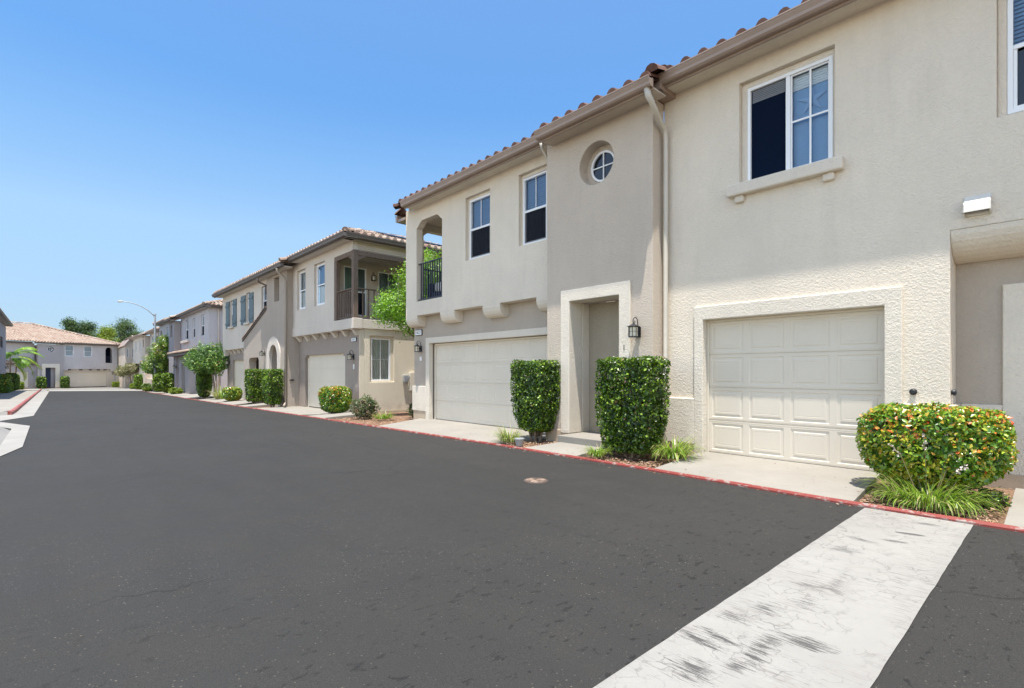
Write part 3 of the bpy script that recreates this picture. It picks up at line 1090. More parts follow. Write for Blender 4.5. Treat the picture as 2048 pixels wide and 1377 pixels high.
slab('driveway', (1.45, 3.81), (7.86, 1.62, 4.0, 0.03))
slab('driveway', (7.39, 12.02), (8.2, 7.0, 12.8, -0.025))
slab('driveway', (17.53, 22.54), (8.3, 17.2, 23.0, -0.165))
slab('driveway', (29.6, 34.2), (8.3, 30.6, 34.3, -0.17))
slab('walk', (5.24, 6.49), (7.0, 5.35, 6.35, 0.02))
slab('walk', (-0.9, 0.37), (7.9, -0.8, 0.40, 0.03))
slab('walk', (15.6, 16.9), (7.6, 15.6, 16.6, -0.05), zk=0.0385)
slab('walk', (24.2, 25.4), (7.5, 24.2, 25.3, -0.12))
slab('driveway', (37.6, 41.8), (8.3, 37.8, 41.8, -0.26))
slab('driveway', (42.3, 49.0), (8.3, 42.3, 49.2, -0.30))
slab('walk', (26.3, 29.2), (7.5, 26.6, 28.6, -0.13))
slab('driveway', (52.5, 63.5), (8.2, 52.5, 63.5, -0.46))
# left side: pavement, pale gutter pan and red kerb
pav = [(-3.6, 26.0), (-1.36, 26.2), (-1.12, 27.4), (-0.72, 82), (-3.6, 82)]
sheet('pavement', pav, 0.11, 'drive', thick=0.14)
sheet('gutter_pan', [(-6, 19.3), (-1.14, 22.4), (-0.43, 24.6), (-0.05, 72.3), (-0.68, 84), (-0.90, 84), (-1.22, 27.0), (-1.5, 25.2), (-3.6, 24.2), (-6, 23)], 0.010, 'kerbc')
m = MB()
lk = [(-1.02, 25.9), (-0.98, 27.5), (-0.72, 80.0)]
for (a, b), (c, d) in zip(lk, lk[1:]):
    m.prism([(a, b, gz(b) - 0.05), (a - 0.12, b, gz(b) - 0.05), (a - 0.12, b, gz(b) + 0.135), (a - 0.03, b, gz(b) + 0.135), (a, b, gz(b) + 0.10)],
            [(c, d, gz(d) - 0.05), (c - 0.12, d, gz(d) - 0.05), (c - 0.12, d, gz(d) + 0.135), (c - 0.03, d, gz(d) + 0.135), (c, d, gz(d) + 0.10)])
group(m.build('kerb', 'red'), kind='structure')
m = MB()
m.prism([(-1.03, 25.9, gz(26) - 0.05), (-1.2, 25.9, gz(26) - 0.05), (-1.2, 26.05, gz(26) + 0.13), (-1.03, 26.05, gz(26) + 0.13)], [(-6, 23.6, gz(26) - 0.05), (-6, 23.8, gz(26) - 0.05), (-6, 24, gz(26) + 0.13), (-6, 23.8, gz(26) + 0.13)])
group(m.build('kerb', 'kerbc'), kind='structure')
sheet('pavement', [(-3.7, 12.0), (-3.7, 84), (-3.2, 84), (-3.2, 120), (-60, 120), (-60, 8), (-32, -6), (-8, 9)], -0.004, 'drive')  # pale ground added left of the view to bounce warm light onto facades
# far end: apron in front of the end building
sheet('gutter_pan', [(-0.1, 72.0), (6.9, 65.0), (7.7, 66.5), (9, 70.5), (-0.1, 78.5)], 0.010, 'kerbc')
sheet('pavement', [(-0.7, 78.8), (9, 70.6), (14, 84), (-0.7, 91)], 0.014, 'asphalt_old')
sheet('pavement', [(-3.4, 84), (-0.7, 84), (-0.7, 86.8), (8.0, 90.0), (8, 95), (-3.4, 92)], 0.03, 'drive')

# valve cover in the asphalt
t = thing('valve_cover', (4.46, 4.46, gz(4.46)), 'small round worn metal valve cover set in the dark asphalt', 'manhole cover')
m = MB()
cir = lambda r, z, n=28: [(4.46 + r * math.cos(q * 2 * math.pi / n), 4.46 + r * math.sin(q * 2 * math.pi / n), gz(4.46) + z) for q in range(n)]
m.prism(cir(0.155, 0.002), cir(0.150, 0.012))
m.build('rim', plain('rusty_rim', (0.07, 0.05, 0.04), 0.8, var=0.3, sc=20), t)
m = MB()
m.prism(cir(0.128, 0.0125), cir(0.125, 0.017))
mm = NM('worn_cover_metal', (0.4, 0.3, 0.25), 0.6)
mm.base(mm.ramp(mm.noise(22, 5, 0.7), [(0.42, (0.06, 0.04, 0.03)), (0.54, (0.22, 0.15, 0.11)), (0.66, (0.40, 0.31, 0.25))]))
m.build('lid', mm.m, t)

# ================================================================== BUILDING 1 (near, right)
b1 = thing('townhouse', (8.5, 3.5, 0), 'nearest cream and taupe stucco townhouse with round window and two garage doors', 'townhouse', 'stucco townhouses along the street')
XA = 7.70
F = FX(XA)
m = MB()
wall(m, F, -6.0, 4.63, -0.25, 6.0, 0.25, [(1.50, 3.98, -0.3, 2.2), (2.10, 3.36, 4.15, 5.67), (-6.1, 0.93, -0.3, 2.95), (-0.62, 0.54, 4.11, 5.66)])
ring(m, F, (2.10, 3.36, 4.15, 5.67), (2.14, 3.27, 4.15, 5.58), -0.14, -0.085)
ring(m, F, (-0.62, 0.54, 4.11, 5.66), (-0.57, 0.46, 4.14, 5.58), -0.14, -0.085)
# curved underside where the upper storey oversails the recessed bay
arc = [(XA + 0.001 + 0.449 * (1 - math.cos(q * math.pi / 16)), 2.948 - 0.33 * math.sin(q * math.pi / 16)) for q in range(9)]
pa = [(x, 0.93, z) for x, z in arc] + [(8.15, 0.93, 2.948)]
m.prism(pa, [(x, -6.0, z) for x, _, z in pa])
m.box(XA + 0.251, 8.15, 0.93, 0.99, -0.25, 2.9)
m.build('wall', 'cream', b1, merge=True, bevel=0.014)
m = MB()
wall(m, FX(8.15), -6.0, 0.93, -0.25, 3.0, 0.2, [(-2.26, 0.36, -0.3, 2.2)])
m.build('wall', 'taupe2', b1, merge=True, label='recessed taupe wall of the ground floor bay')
m = MB()   # trim band round garage, with the dado at both sides
ring(m, F, (1.37, 4.07, -0.25, 2.36), (1.55, 3.92, -0.25, 2.14), -0.10, 0.04)
m.fb(F, 4.07, 4.66, 0.15, 0.89, -0.05, 0.04)
m.fb(F, 0.88, 1.37, 0.15, 0.93, -0.05, 0.04)
m.fb(FY(0.93), 7.705, 8.15, 0.152, 0.927, -0.03, 0.045)
F8 = FX(8.15)
ring(m, F8, (-2.4, 0.52, -0.25, 2.32), (-2.2, 0.30, -0.25, 2.14), -0.10, 0.04)
m.fb(F8, 0.52, 0.88, 0.15, 0.93, -0.05, 0.04)
m.build('door_surround', 'trimst', b1, bevel=0.012)
m = MB()
m.cut()
m.fb(F, 4.05, 4.66, -0.25, 0.15, -0.05, 0.025)
m.cut()
m.fb(F, 0.90, 1.39, -0.25, 0.15, -0.05, 0.025)
m.cut()
m.fb(F8, 0.34, 0.9, -0.25, 0.15, -0.05, 0.055)
m.cut()
m.box(7.335, 7.5, 6.44, 7.06, -0.25, 0.19)
m.cut()
m.box(7.335, 7.5, 4.61, 5.26, -0.25, 0.19)
m.pieces('plinth', 'plinth', b1, bevel=0.008)
garage(b1, FX(7.84), 1.57, 3.90, 0.035, 2.11, 4, label='single panelled cream garage door')
garage(b1, FX(8.29), -2.16, 0.27, 0.035, 2.11, 4, label='panelled cream garage door in the recessed bay')
window(b1, F, 2.14, 3.27, 4.15, 5.58, 'slider', back='blindsky', label='wide sliding window with one dark screen')
window(b1, F, -0.57, 0.46, 4.14, 5.58, 'hung', back='screen', top='blindsky', mun=False)
m = MB()
for i in range(5):
    q0, q1, q2 = (math.pi * (0.5 + 0.4 * i + k_) for k_ in (-0.2, 0, 0.2))
    m.poly([F(2.42, 5.12, -0.165), F(2.42 + 0.06 * math.cos(q0), 5.12 + 0.06 * math.sin(q0), -0.17), F(2.42 + 0.21 * math.cos(q1), 5.12 + 0.21 * math.sin(q1), -0.17), F(2.42 + 0.06 * math.cos(q2), 5.12 + 0.06 * math.sin(q2), -0.17)])
m.build('star_ornament', plain('pale_star', (0.30, 0.45, 0.68), 0.8, var=0.0), b1)
m = MB()
m.fb(F, 1.98, 3.51, 3.96, 4.135, -0.05, 0.12)
for yc in (3.34, 2.16):
    m.fb(F, yc - 0.07, yc + 0.07, 3.86, 3.965, -0.03, 0.065)
m.build('window_sill', 'trimst', b1, bevel=0.022)
# vent hood
m = MB()
for s_ in (0.585, 0.80):
    m.prism([F(s_ - 0.006, 3.29, 0), F(s_ - 0.006, 3.06, 0), F(s_ - 0.006, 3.10, 0.115), F(s_ - 0.006, 3.20, 0.10)], [F(s_ + 0.006, 3.29, 0), F(s_ + 0.006, 3.06, 0), F(s_ + 0.006, 3.10, 0.115), F(s_ + 0.006, 3.20, 0.10)])
m.prism([F(0.585, 3.29, 0.0), F(0.585, 3.20, 0.10), F(0.585, 3.10, 0.117), F(0.585, 3.10, 0.125), F(0.585, 3.205, 0.108), F(0.585, 3.30, 0.0)], [F(0.80, 3.29, 0.0), F(0.80, 3.20, 0.10), F(0.80, 3.10, 0.117), F(0.80, 3.10, 0.125), F(0.80, 3.205, 0.108), F(0.80, 3.30, 0.0)])
m.fb(F, 0.59, 0.795, 3.07, 3.20, 0.004, 0.02)
m.build('vent_hood', 'vent', b1)
# black wall caps
for (G_, u, v) in ((F, 1.265, 1.075), (FY(0.93), 7.78, 1.075)):
    m = MB()
    for a, r0, r1 in ((0.0, 0.028, 0.030), (0.02, 0.040, 0.038), (0.035, 0.038, 0.022)):
        c0 = [G_(u + r0 * math.cos(q * math.pi / 8), v + r0 * math.sin(q * math.pi / 8), a) for q in range(16)]
        c1 = [G_(u + r1 * math.cos(q * math.pi / 8), v + r1 * math.sin(q * math.pi / 8), a + (0.0195 if a < 0.03 else 0.012)) for q in range(16)]
        m.prism(c0, c1)
    m.build('hose_cap', 'black', b1)
# tower
XT = 7.355
FT = FX(XT)
cy, cz, cr = 5.81, 5.125, 0.39
circ = [(cy + cr * math.cos(q * math.pi / 24), cz + cr * math.sin(q * math.pi / 24)) for q in range(48)]
m = MB()
wall(m, FT, 4.63, 7.04, -0.25, 5.85, 0.345, [(5.24, 6.46, -0.3, 2.70), (5.30, 6.32, 4.62, 5.63, circ)])
# alcove behind the entry
m.box(7.701, 7.92, 6.421, 6.6, -0.2, 2.8)
m.box(7.701, 7.92, 5.1, 5.279, -0.2, 2.8)
m.box(7.701, 7.899, 5.285, 6.415, 2.661, 2.8)
m.build('wall', 'taupe', b1, merge=True, bevel=0.012, label='projecting taupe entry tower wall')
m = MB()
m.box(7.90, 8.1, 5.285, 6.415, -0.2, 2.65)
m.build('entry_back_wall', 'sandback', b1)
m = MB()
m.box(7.701, 7.895, 6.405, 6.4205, 0.14, 2.655)
m.build('entry_side_wall', 'trimst', b1)
m = MB()
m.box(7.62, 7.70, 5.2, 6.4, 4.5, 5.75)
m.build('wall_lining', 'taupe', b1)
m = MB()
ring(m, FT, (5.05, 6.64, 0.14, 2.88), (5.28, 6.42, 0.14, 2.66), -0.344, 0.04)
m.build('door_surround', 'trimst', b1, bevel=0.012, label='square cream surround of the tower entry')
# round window
G_ = FX(7.60)
m = MB()
n = 40
for i in range(n):
    a, b = 2 * math.pi * i / n, 2 * math.pi * (i + 1) / n
    for r0, r1, w0, w1 in ((0.30, 0.395, 0.0, 0.0),):
        q = lambda r, t, w: G_(cy + r * math.cos(t), cz + r * math.sin(t), w)
    m.hexa([q(0.245, a, 0), q(0.28, a, 0), q(0.28, b, 0), q(0.245, b, 0), q(0.245, a, 0.035), q(0.28, a, 0.035), q(0.28, b, 0.035), q(0.245, b, 0.035)])
m.fb(G_, cy - 0.25, cy + 0.25, cz - 0.01, cz + 0.01, 0.005, 0.025)
m.fb(G_, cy - 0.01, cy + 0.01, cz - 0.25, cz + 0.25, 0.0055, 0.0245)
rw = m.build('window', 'vinyl', b1, label='round window with a white cross bar')
m = MB()
m.poly([G_(cy + 0.26 * math.cos(2 * math.pi * i / n), cz + 0.26 * math.sin(2 * math.pi * i / n), 0.004) for i in reversed(range(n))])
m.build('pane', 'glass', rw, recalc=False)
m = MB()
m.poly([G_(cy + 0.26 * math.cos(2 * math.pi * i / n), cz + 0.26 * math.sin(2 * math.pi * i / n), -0.012) for i in range(n)])
m.build('dark_room', 'screen', rw)
m = MB()
for i in range(n):
    a, b = 2 * math.pi * i / n, 2 * math.pi * (i + 1) / n
    m.poly([q(0.27, a, 0.012), q(0.395, a, 0.016), q(0.395, b, 0.016), q(0.27, b, 0.012)])
m.build('window_reveal', 'taupe', b1)
lantern(b1, (XT, 4.90, 2.0), (-1, 0, 0), (0, 1, 0), 1.0, label='black lantern beside the tower entry')
text(b1, '1', 0.13, FT, 5.165, 1.73, 0.046)
# middle part
XU, XL = 7.72, 8.0
FU, FL = FX(XU), FX(XL)
bal = [(12.52, 3.32), (12.52, 5.40), (12.44, 5.44), (12.38, 5.50), (12.24, 5.58), (11.50, 5.58), (11.38, 5.50), (11.32, 5.44), (11.25, 5.40), (11.25, 3.32)]
m = MB()
wall(m, FU, 7.04, 13.10, 2.92, 6.02, 0.20, [(9.26, 10.22, 4.11, 5.68), (7.40, 8.26, 4.11, 5.70), (11.18, 12.60, 3.25, 5.66, bal)])
ring(m, FU, (9.26, 10.22, 4.11, 5.68), (9.31, 10.15, 4.12, 5.60), -0.14, -0.085)
ring(m, FU, (7.40, 8.26, 4.11, 5.70), (7.45, 8.20, 4.13, 5.62), -0.14, -0.085)
m.box(7.921, 7.999, 7.045, 13.095, 2.921, 2.949)
# gable end on the far side, opening of the balcony
bal2 = [(8.20, 3.32), (8.20, 5.36), (8.30, 5.44), (8.46, 5.52), (9.6, 5.52), (9.74, 5.44), (9.84, 5.36), (9.84, 3.32)]
wall(m, FYB(13.099), 7.922, 17.0, 2.92, 6.02, 0.2, [(8.12, 9.92, 3.25, 5.6, bal2)])
m.build('wall', 'cream', b1, merge=True, bevel=0.012, label='cream upper storey with corner balcony')
m = MB()   # balcony room
m.box(10.0, 10.1, 11.0, 12.9, 3.0, 5.9)
m.box(7.92, 10.0, 10.98, 11.08, 3.0, 5.9)
m.box(7.92, 10.0, 11.08, 12.9, 5.72, 5.9)
m.box(7.92, 10.0, 11.08, 12.9, 3.05, 3.26)
m.build('balcony', 'cream', b1)
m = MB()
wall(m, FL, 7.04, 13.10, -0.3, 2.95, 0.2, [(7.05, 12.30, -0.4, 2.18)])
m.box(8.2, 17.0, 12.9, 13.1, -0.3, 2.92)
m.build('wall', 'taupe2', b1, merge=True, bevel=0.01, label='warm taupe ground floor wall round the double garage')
m = MB()
ring(m, FL, (7.05, 12.43, -0.2, 2.29), (7.10, 12.25, -0.2, 2.13), -0.1, 0.04)
m.fb(FL, 12.43, 13.14, 0.19, 0.91, -0.03, 0.045)
m.fb(FYB(13.099), 7.957, 9.2, 0.19, 0.91, -0.03, 0.041)
m.build('door_surround', 'trimst', b1, bevel=0.01)
m = MB()
m.fb(FL, 12.27, 13.1, -0.3, 0.19, -0.03, 0.03)
m.build('plinth', 'plinth', b1, bevel=0.008)
garage(b1, FX(8.15), 7.13, 12.17, -0.015, 2.08, 8, label='wide panelled cream garage door behind the clipped hedge')
m = MB()   # rounded corbels
for (ya, yb) in ((12.49, 13.1), (10.70, 11.34), (8.90, 9.54), (7.04, 7.71)):
    m.cut()
    pr = [(XU, 3.0), (XU, 2.84), (XU + 0.02, 2.76), (XU + 0.06, 2.69), (XU + 0.12, 2.645), (XU + 0.19, 2.625), (8.0, 2.62), (8.0, 3.0)]
    m.prism([(x + 0.0015, ya, z) for x, z in pr], [(x + 0.0015, yb, z) for x, z in pr])
m.pieces('corbel', 'cream', b1)
for (a, b) in ((9.31, 10.15), (7.45, 8.20)):
    window(b1, FU, a, b, 4.12, 5.61, 'hung')


def railing(par, pts, z0, z1, mat, gap=0.105, r=0.012, top=0.03, square=True, wood_=False):
    m = MB()
    for (p, q) in zip(pts, pts[1:]):
        p, q = Vector((*p, 0)), Vector((*q, 0))
        d = q - p
        L = d.length
        d.normalize()
        nn = Vector((-d.y, d.x, 0))

        def bar(a, b, h0, h1, t):
            A, B = p + d * a, p + d * b
            m.hexa([tuple(A - nn * t) [:2] + (h0,), tuple(B - nn * t)[:2] + (h0,), tuple(B + nn * t)[:2] + (h0,), tuple(A + nn * t)[:2] + (h0,), tuple(A - nn * t)[:2] + (h1,), tuple(B - nn * t)[:2] + (h1,), tuple(B + nn * t)[:2] + (h1,), tuple(A + nn * t)[:2] + (h1,)])
        bar(0, L, z1 - top, z1, top * (1.6 if wood_ else 0.9))
        bar(0, L, z0 + 0.05, z0 + 0.05 + top, top * 0.8)
        k = int(L / gap)
        for i in range(1, k):
            a = L * i / k
            bar(a - r, a + r, z0 + 0.05 + top, z1 - top, r)
    return m.build('railing', mat, par)


railing(b1, [(7.80, 12.51), (7.80, 11.26)], 3.30, 4.40, 'navyrail')
railing(b1, [(8.22, 13.0), (9.83, 13.0)], 3.30, 4.40, 'navyrail')
lantern(b1, (XL, 12.72, 2.0), (-1, 0, 0), (0, 1, 0), 0.92, label='black lantern left of the double garage')


def plaque(par, F, u0, u1, v0, v1, body, mirror=-1):
    m = MB()
    m.fb(F, u0 - 0.015, u1 + 0.015, v0 - 0.015, v1 + 0.015, 0.0, 0.03)
    s = m.build('house_number_sign', 'black', par, bevel=0.004)
    m = MB()
    m.fb(F, u0, u1, v0, v1, 0.0305, 0.036)
    m.build('sign_face', 'sign', s)
    hh = (v1 - v0) * 0.95
    for i_, ch in enumerate(body):
        text(s, ch, hh, F, (u0 + u1) / 2 + mirror * (i_ - (len(body) - 1) / 2) * hh * 0.56, (v0 + v1) / 2, 0.0385, mirror, name='digit')


plaque(b1, FL, 12.66, 12.98, 2.40, 2.54, '1621')
m = MB()
m.fb(FL, 12.69, 12.77, 1.64, 1.76, 0.0, 0.02)
m.build('doorbell_plate', 'sign', b1, bevel=0.004)
# eaves, downspouts, roof
gutter(b1, F, -6.3, 4.44, 6.09, 0.50, 'gutA')
gutter(b1, FT, 4.40, 6.93, 5.94, 0.49, 'gutA', smat='taupe')
m = MB()
m.box(7.23, 7.70, 4.41, 4.63, 5.86, 6.08)
m.build('soffit', 'gutA', b1)
gutter(b1, FU, 6.95, 12.62, 6.09, 0.49, 'gutA')
m = MB()
m.box(7.68, 17.4, 13.1, 13.56, 5.78, 5.86)
m.box(7.66, 17.4, 13.50, 13.60, 5.80, 5.98)
m.build('side_eave', 'gutA', b1)
P_ = 0.32
roof(b1, [((7.27, -6.4, 6.06), (0, 1, 0), (1, 0, 0), P_, 10.9, 5.2, 0, 0),
          ((6.93, 4.42, 5.92), (0, 1, 0), (1, 0, 0), P_, 2.55, 2.4, 0, 0),
          ((7.29, 6.97, 6.06), (0, 1, 0), (1, 0, 0), P_, 5.95, 5.2, 0, 1.0),
          ((7.62, 13.60, 5.98), (1, 0, 0), (0, -1, 0), P_, 9.9, 4.9, 1.0, 1.0),
          ((17.7, 13.2, 6.06), (0, -1, 0), (-1, 0, 0), P_, 19.6, 5.2, 1.0, 0)], 'tileA', caps=[((7.0, 4.42, 5.99), (8.3, 4.42, 6.42)), ((7.35, 13.1, 6.0), (12.5, 8.2, 7.75))])


def spout(par, pts, r=0.038, mat='down', strap=()):
    m = MB()
    m.tube(pts, r, 10)
    return m.build('downspout', mat, par, smooth=True)


spout(b1, [(6.98, 4.50, 5.80), (6.99, 4.48, 5.68), (7.05, 4.46, 5.60), (7.30, 4.50, 5.47), (7.55, 4.535, 5.36), (7.60, 4.54, 5.30), (7.605, 4.54, 5.18), (7.605, 4.54, 1.12), (7.59, 4.54, 1.05), (7.55, 4.56, 0.98), (7.54, 4.56, 0.9), (7.54, 4.56, 0.0)], [0.052, 0.052, 0.046] + [0.04] * 9)
spout(b1, [(7.26, 7.12, 5.9), (7.30, 7.12, 5.80), (7.62, 7.10, 5.45), (7.65, 7.10, 5.3), (7.65, 7.10, 3.0)], 0.032)
# far and rear walls that close the volume
m = MB()
m.box(16.9, 17.0, -6.0, 13.0, -0.3, 6.0)
m.box(7.95, 16.9, -6.0, -5.9, -0.3, 6.0)
m.build('wall', 'cream', b1, label='rear and end walls')
# entry step
t = MB()
t.box(6.98, 7.93, 5.29, 6.41, -0.2, 0.14)
group(t.build('doorstep', 'drive', bevel=0.01), kind='structure')
# patio things on the corner balcony
t = thing('patio_chair', (8.5, 12.2, 3.26), 'navy patio chair with a white cushion behind the dark corner balcony railing', 'patio chair')
m = MB()
m.box(8.2, 8.85, 11.95, 12.5, 3.32, 3.62)
m.build('seat', 'navycloth', t, bevel=0.04)
m = MB()
m.box(8.75, 8.9, 11.9, 12.55, 3.3, 4.15)
m.build('backrest', 'navycloth', t, bevel=0.04)
m = MB()
for yy in (11.86, 12.5):
    m.cut()
    m.box(8.15, 8.85, yy, yy + 0.09, 3.27, 3.9)
m.pieces('armrest', 'navycloth', t, bevel=0.02)
m = MB()
m.box(8.25, 8.6, 12.0, 12.45, 3.63, 3.92)
m.build('cushion', 'cushion', t, bevel=0.09)

# ================================================================== BUILDING 2
K = 0.986
kz = lambda z: 1.31 + (z - 1.31) * K
b2 = thing('townhouse', (8.8, 25.6, -0.2), 'second grey brown townhouse with wooden corner balcony, arch and blue shutters', 'townhouse', 'stucco townhouses along the street')
XL, XU, XT, YS = 8.12 * K, 7.83 * K, 7.6 * K, 16.97 * K
FL, FU, FB, FT, FS = FX(XL), FX(XU + 0.035), FX(XU), FX(XT), FY(YS)
k = K
m = MB()
wall(m, FL, YS + 0.003, 22.9 * k, -0.4, kz(2.86), 0.2, [(18.15 * k, 22.2 * k, -0.5, kz(2.03))])
for yy in (22.2 * k - 0.16, 18.15 * k):
    m.fb(FL, yy, yy + 0.16, kz(2.03) - 0.1, kz(2.03), -0.19, -0.004)
m.build('wall', 'mauve', b2, merge=True, bevel=0.01, label='dark mauve ground floor wall')
garage(b2, FX(8.254 * k), 18.1 * k, 22.06 * k, -0.13, kz(2.0), 8, plainribs=True, label='ribbed white garage door of the balcony unit')
m = MB()
m.fb(FB, YS - 0.13, 22.9 * k, kz(2.85), kz(3.22), -0.27, 0.0)
m.fb(FS, XU + 0.001, XU + 0.34, kz(2.85) + 0.002, kz(3.22) - 0.002, -0.1, 0.129)
m.fb(FS, XU + 0.2, 17.5, kz(2.87), kz(3.2), -0.1, 0.05)
m.build('ledge', 'grey2', b2, bevel=0.012)
m = MB()
wall(m, FU, 18.55 * k, 22.9 * k, kz(3.2), kz(5.98), 0.2, [(21.42 * k, 22.42 * k, kz(3.97), kz(5.65)), (19.42 * k, 20.5 * k, kz(3.95), kz(5.64))])
ring(m, FU, (21.42 * k, 22.42 * k, kz(3.97), kz(5.65)), (21.48 * k, 22.29 * k, kz(4.0), kz(5.58)), -0.14, -0.085)
ring(m, FU, (19.42 * k, 20.5 * k, kz(3.95), kz(5.64)), (19.49 * k, 20.4 * k, kz(3.98), kz(5.58)), -0.14, -0.085)
m.fb(FU, YS, 18.55 * k, kz(5.60), kz(5.98), -0.2, 0.0)
m.fb(FS, XU + 0.235, 10.3, kz(5.60), kz(5.98), -0.2, -0.035)
m.build('wall', 'grey2', b2, merge=True, bevel=0.01, label='pale grey upper storey')
window(b2, FU, 21.48 * k, 22.29 * k, kz(4.0), kz(5.58), 'hung', back='blind', top='teal', screen=False)
window(b2, FU, 19.49 * k, 20.4 * k, kz(3.98), kz(5.58), 'hung', back='blind', top='blindsky', mun=False, screen=False)
m = MB()      # balcony room
yb = 18.7 * k
wall(m, FY(yb), XU + 0.2, 12.0, kz(3.2), kz(5.75), 0.1, [(8.20, 9.12, kz(3.5), kz(5.40)), (9.62, 10.55, kz(3.5), kz(5.36))])
m.box(XU + 0.05, 12.0, YS + 0.01, yb, kz(5.66), kz(5.75))
m.box(XU + 0.05, 12.0, YS + 0.01, yb, kz(3.1), kz(3.22))
m.box(11.2, 11.3, YS + 0.01, yb, kz(3.2), kz(5.7))
m.build('balcony', 'taupe', b2)
window(b2, FY(yb), 8.20, 9.12, kz(3.5), kz(5.40), 'hung', wr=-0.03, back='teal', top='teal', mun=False)
window(b2, FY(yb), 9.62, 10.55, kz(3.5), kz(5.36), 'cross', wr=-0.03, back='teal')
lantern(b2, (9.36, yb, kz(5.05)), (0, -1, 0), (1, 0, 0), 1.0, label='black lantern on the shaded balcony wall')
m = MB()
px, py = XU + 0.11, YS - 0.02
m.box(px - 0.085, px + 0.085, py - 0.085, py + 0.085, kz(3.22), kz(5.62))
m.build('post', 'wood', b2, bevel=0.008)
m = MB()
m.box(px - 0.07, px + 0.07, py + 0.085, 18.5 * k, kz(5.44), kz(5.61))
m.box(px + 0.085, 10.6, py - 0.07, py + 0.07, kz(5.44), kz(5.61))
m.box(px - 0.07, px + 0.07, 18.5 * k - 0.16, 18.55 * k - 0.002, kz(3.22), kz(5.44))
m.box(10.5, 10.65, py - 0.07, py + 0.07, kz(3.22), kz(5.44))
for (dx, dy) in ((0, 1), (1, 0)):
    for (a0, b0) in ((0.085, 0.42),):
        pr = [(a0, kz(5.44)), (b0, kz(5.44)), (b0 - 0.05, kz(5.40)), (a0 + 0.12, kz(5.33)), (a0, kz(5.22))]
        if dy:
            m.prism([(px - 0.05, py + a, z) for a, z in pr], [(px + 0.05, py + a, z) for a, z in pr])
        else:
            m.prism([(px + a, py - 0.05, z) for a, z in pr], [(px + a, py + 0.05, z) for a, z in pr])
pr = [(10.5, kz(5.44)), (10.1, kz(5.44)), (10.15, kz(5.40)), (10.36, kz(5.30)), (10.5, kz(5.12))]
m.prism([(a, py - 0.05, z) for a, z in pr], [(a, py + 0.05, z) for a, z in pr])
m.build('beam', 'wood', b2, bevel=0.006)
railing(b2, [(px, 18.4 * k), (px, py + 0.08)], kz(3.22), kz(4.30), 'wood', 0.135, 0.02, 0.035, wood_=True)
railing(b2, [(px + 0.08, py), (10.5, py)], kz(3.22), kz(4.30), 'wood', 0.20, 0.02, 0.035, wood_=True)
m = MB()
for ya in (22.49, 21.57, 20.65, 19.7, 18.77, 17.86, 16.99):
    m.cut()
    a, b = ya * k, ya * k + 0.17
    pr = [(XU + 0.03, kz(2.86)), (XU + 0.04, kz(2.83)), (XU + 0.10, kz(2.79)), (XU + 0.16, kz(2.70)), (XU + 0.215, kz(2.63)), (XL, kz(2.62)), (XL, kz(2.86))]
    m.prism([(x, a, z) for x, z in pr], [(x, b, z) for x, z in pr])
m.pieces('corbel', 'grey2', b2)
plaque(b2, FL, 17.18 * k, 17.53 * k, 2.41, 2.53, '1611')
lantern(b2, (XL, 17.42 * k, 1.86), (-1, 0, 0), (0, 1, 0), 0.98, label='black lantern right of the ribbed garage door')
m = MB()
m.fb(FL, 17.36 * k, 17.43 * k, 1.42, 1.60, 0, 0.02)
m.build('doorbell_plate', 'sign', b2)
m = MB()      # side wall facing the gap
wall(m, FS, XL + 0.2, 17.5, -0.1, kz(2.87), 0.2, [(8.53 * k, 9.50 * k, kz(0.95), kz(2.63))])
m.fb(FS, XL + 0.001, XL + 0.199, -0.1, kz(2.86) - 0.001, -0.15, 0.0)
ring(m, FS, (8.53 * k, 9.50 * k, kz(0.95), kz(2.63)), (8.61 * k, 9.38 * k, kz(1.0), kz(2.55)), -0.12, -0.07)
m.fb(FS, 10.7, 17.5, kz(3.2), kz(5.98), -0.2, 0.0)
m.build('wall', 'sand', b2, merge=True, bevel=0.01, label='sunlit sand coloured side wall')
window(b2, FS, 8.61 * k, 9.38 * k, kz(1.0), kz(2.55), 'cross', back='vertblind', label='tall ground floor window with vertical blinds')
m = MB()
m.fb(FS, XL - 0.01, 17.5, -0.4, -0.1, -0.1, 0.02)
m.build('plinth', 'plinth', b2)
m = MB()
m.fb(FS, 9.72, 9.92, 0.96, 1.2, 0, 0.12)
m.fb(FS, 9.75, 9.89, 0.90, 0.96, 0, 0.09)
m.fb(FS, 9.86, 9.95, 1.05, 1.16, 0.05, 0.13)
m.build('meter_box', 'steel', b2, bevel=0.006)
m = MB()
m.fb(FS, 9.98, 10.3, 0.62, 1.3, 0, 0.10)
m.build('panel_box', 'doorframe', b2, bevel=0.006)
# tower with the arch
m = MB()
slit = (23.86 * k, 24.57 * k, kz(4.53), kz(5.62))
ac, ar, asz = 24.57 * k, 0.56, kz(2.0)
arch = [(ac - ar - 0.03, -0.1), (ac + ar + 0.03, -0.1)] + [(ac + (ar + 0.03) * math.cos(q * math.pi / 14), asz + (ar + 0.03) * math.sin(q * math.pi / 14)) for q in range(15)]
m.box(XT + 0.351, 8.2, 22.88 * k + 0.002, 22.88 * k + 0.2, -0.4, kz(5.9))
wall(m, FT, 22.88 * k, 25.65 * k, -0.4, kz(5.92), 0.35, [slit, (ac - ar - 0.12, ac + ar + 0.12, -0.4, asz + ar + 0.14, arch)])
m.build('wall', 'mauve2', b2, merge=True, bevel=0.01, label='brown tower wall with slit window and arch')
m = MB()
m.fb(FT, 22.9 * k, 25.6 * k, -0.3, 3.2, -0.60, -0.45)
m.fb(FT, slit[0] - 0.1, slit[1] + 0.1, slit[2] - 0.1, slit[3] + 0.1, -0.40, -0.352)
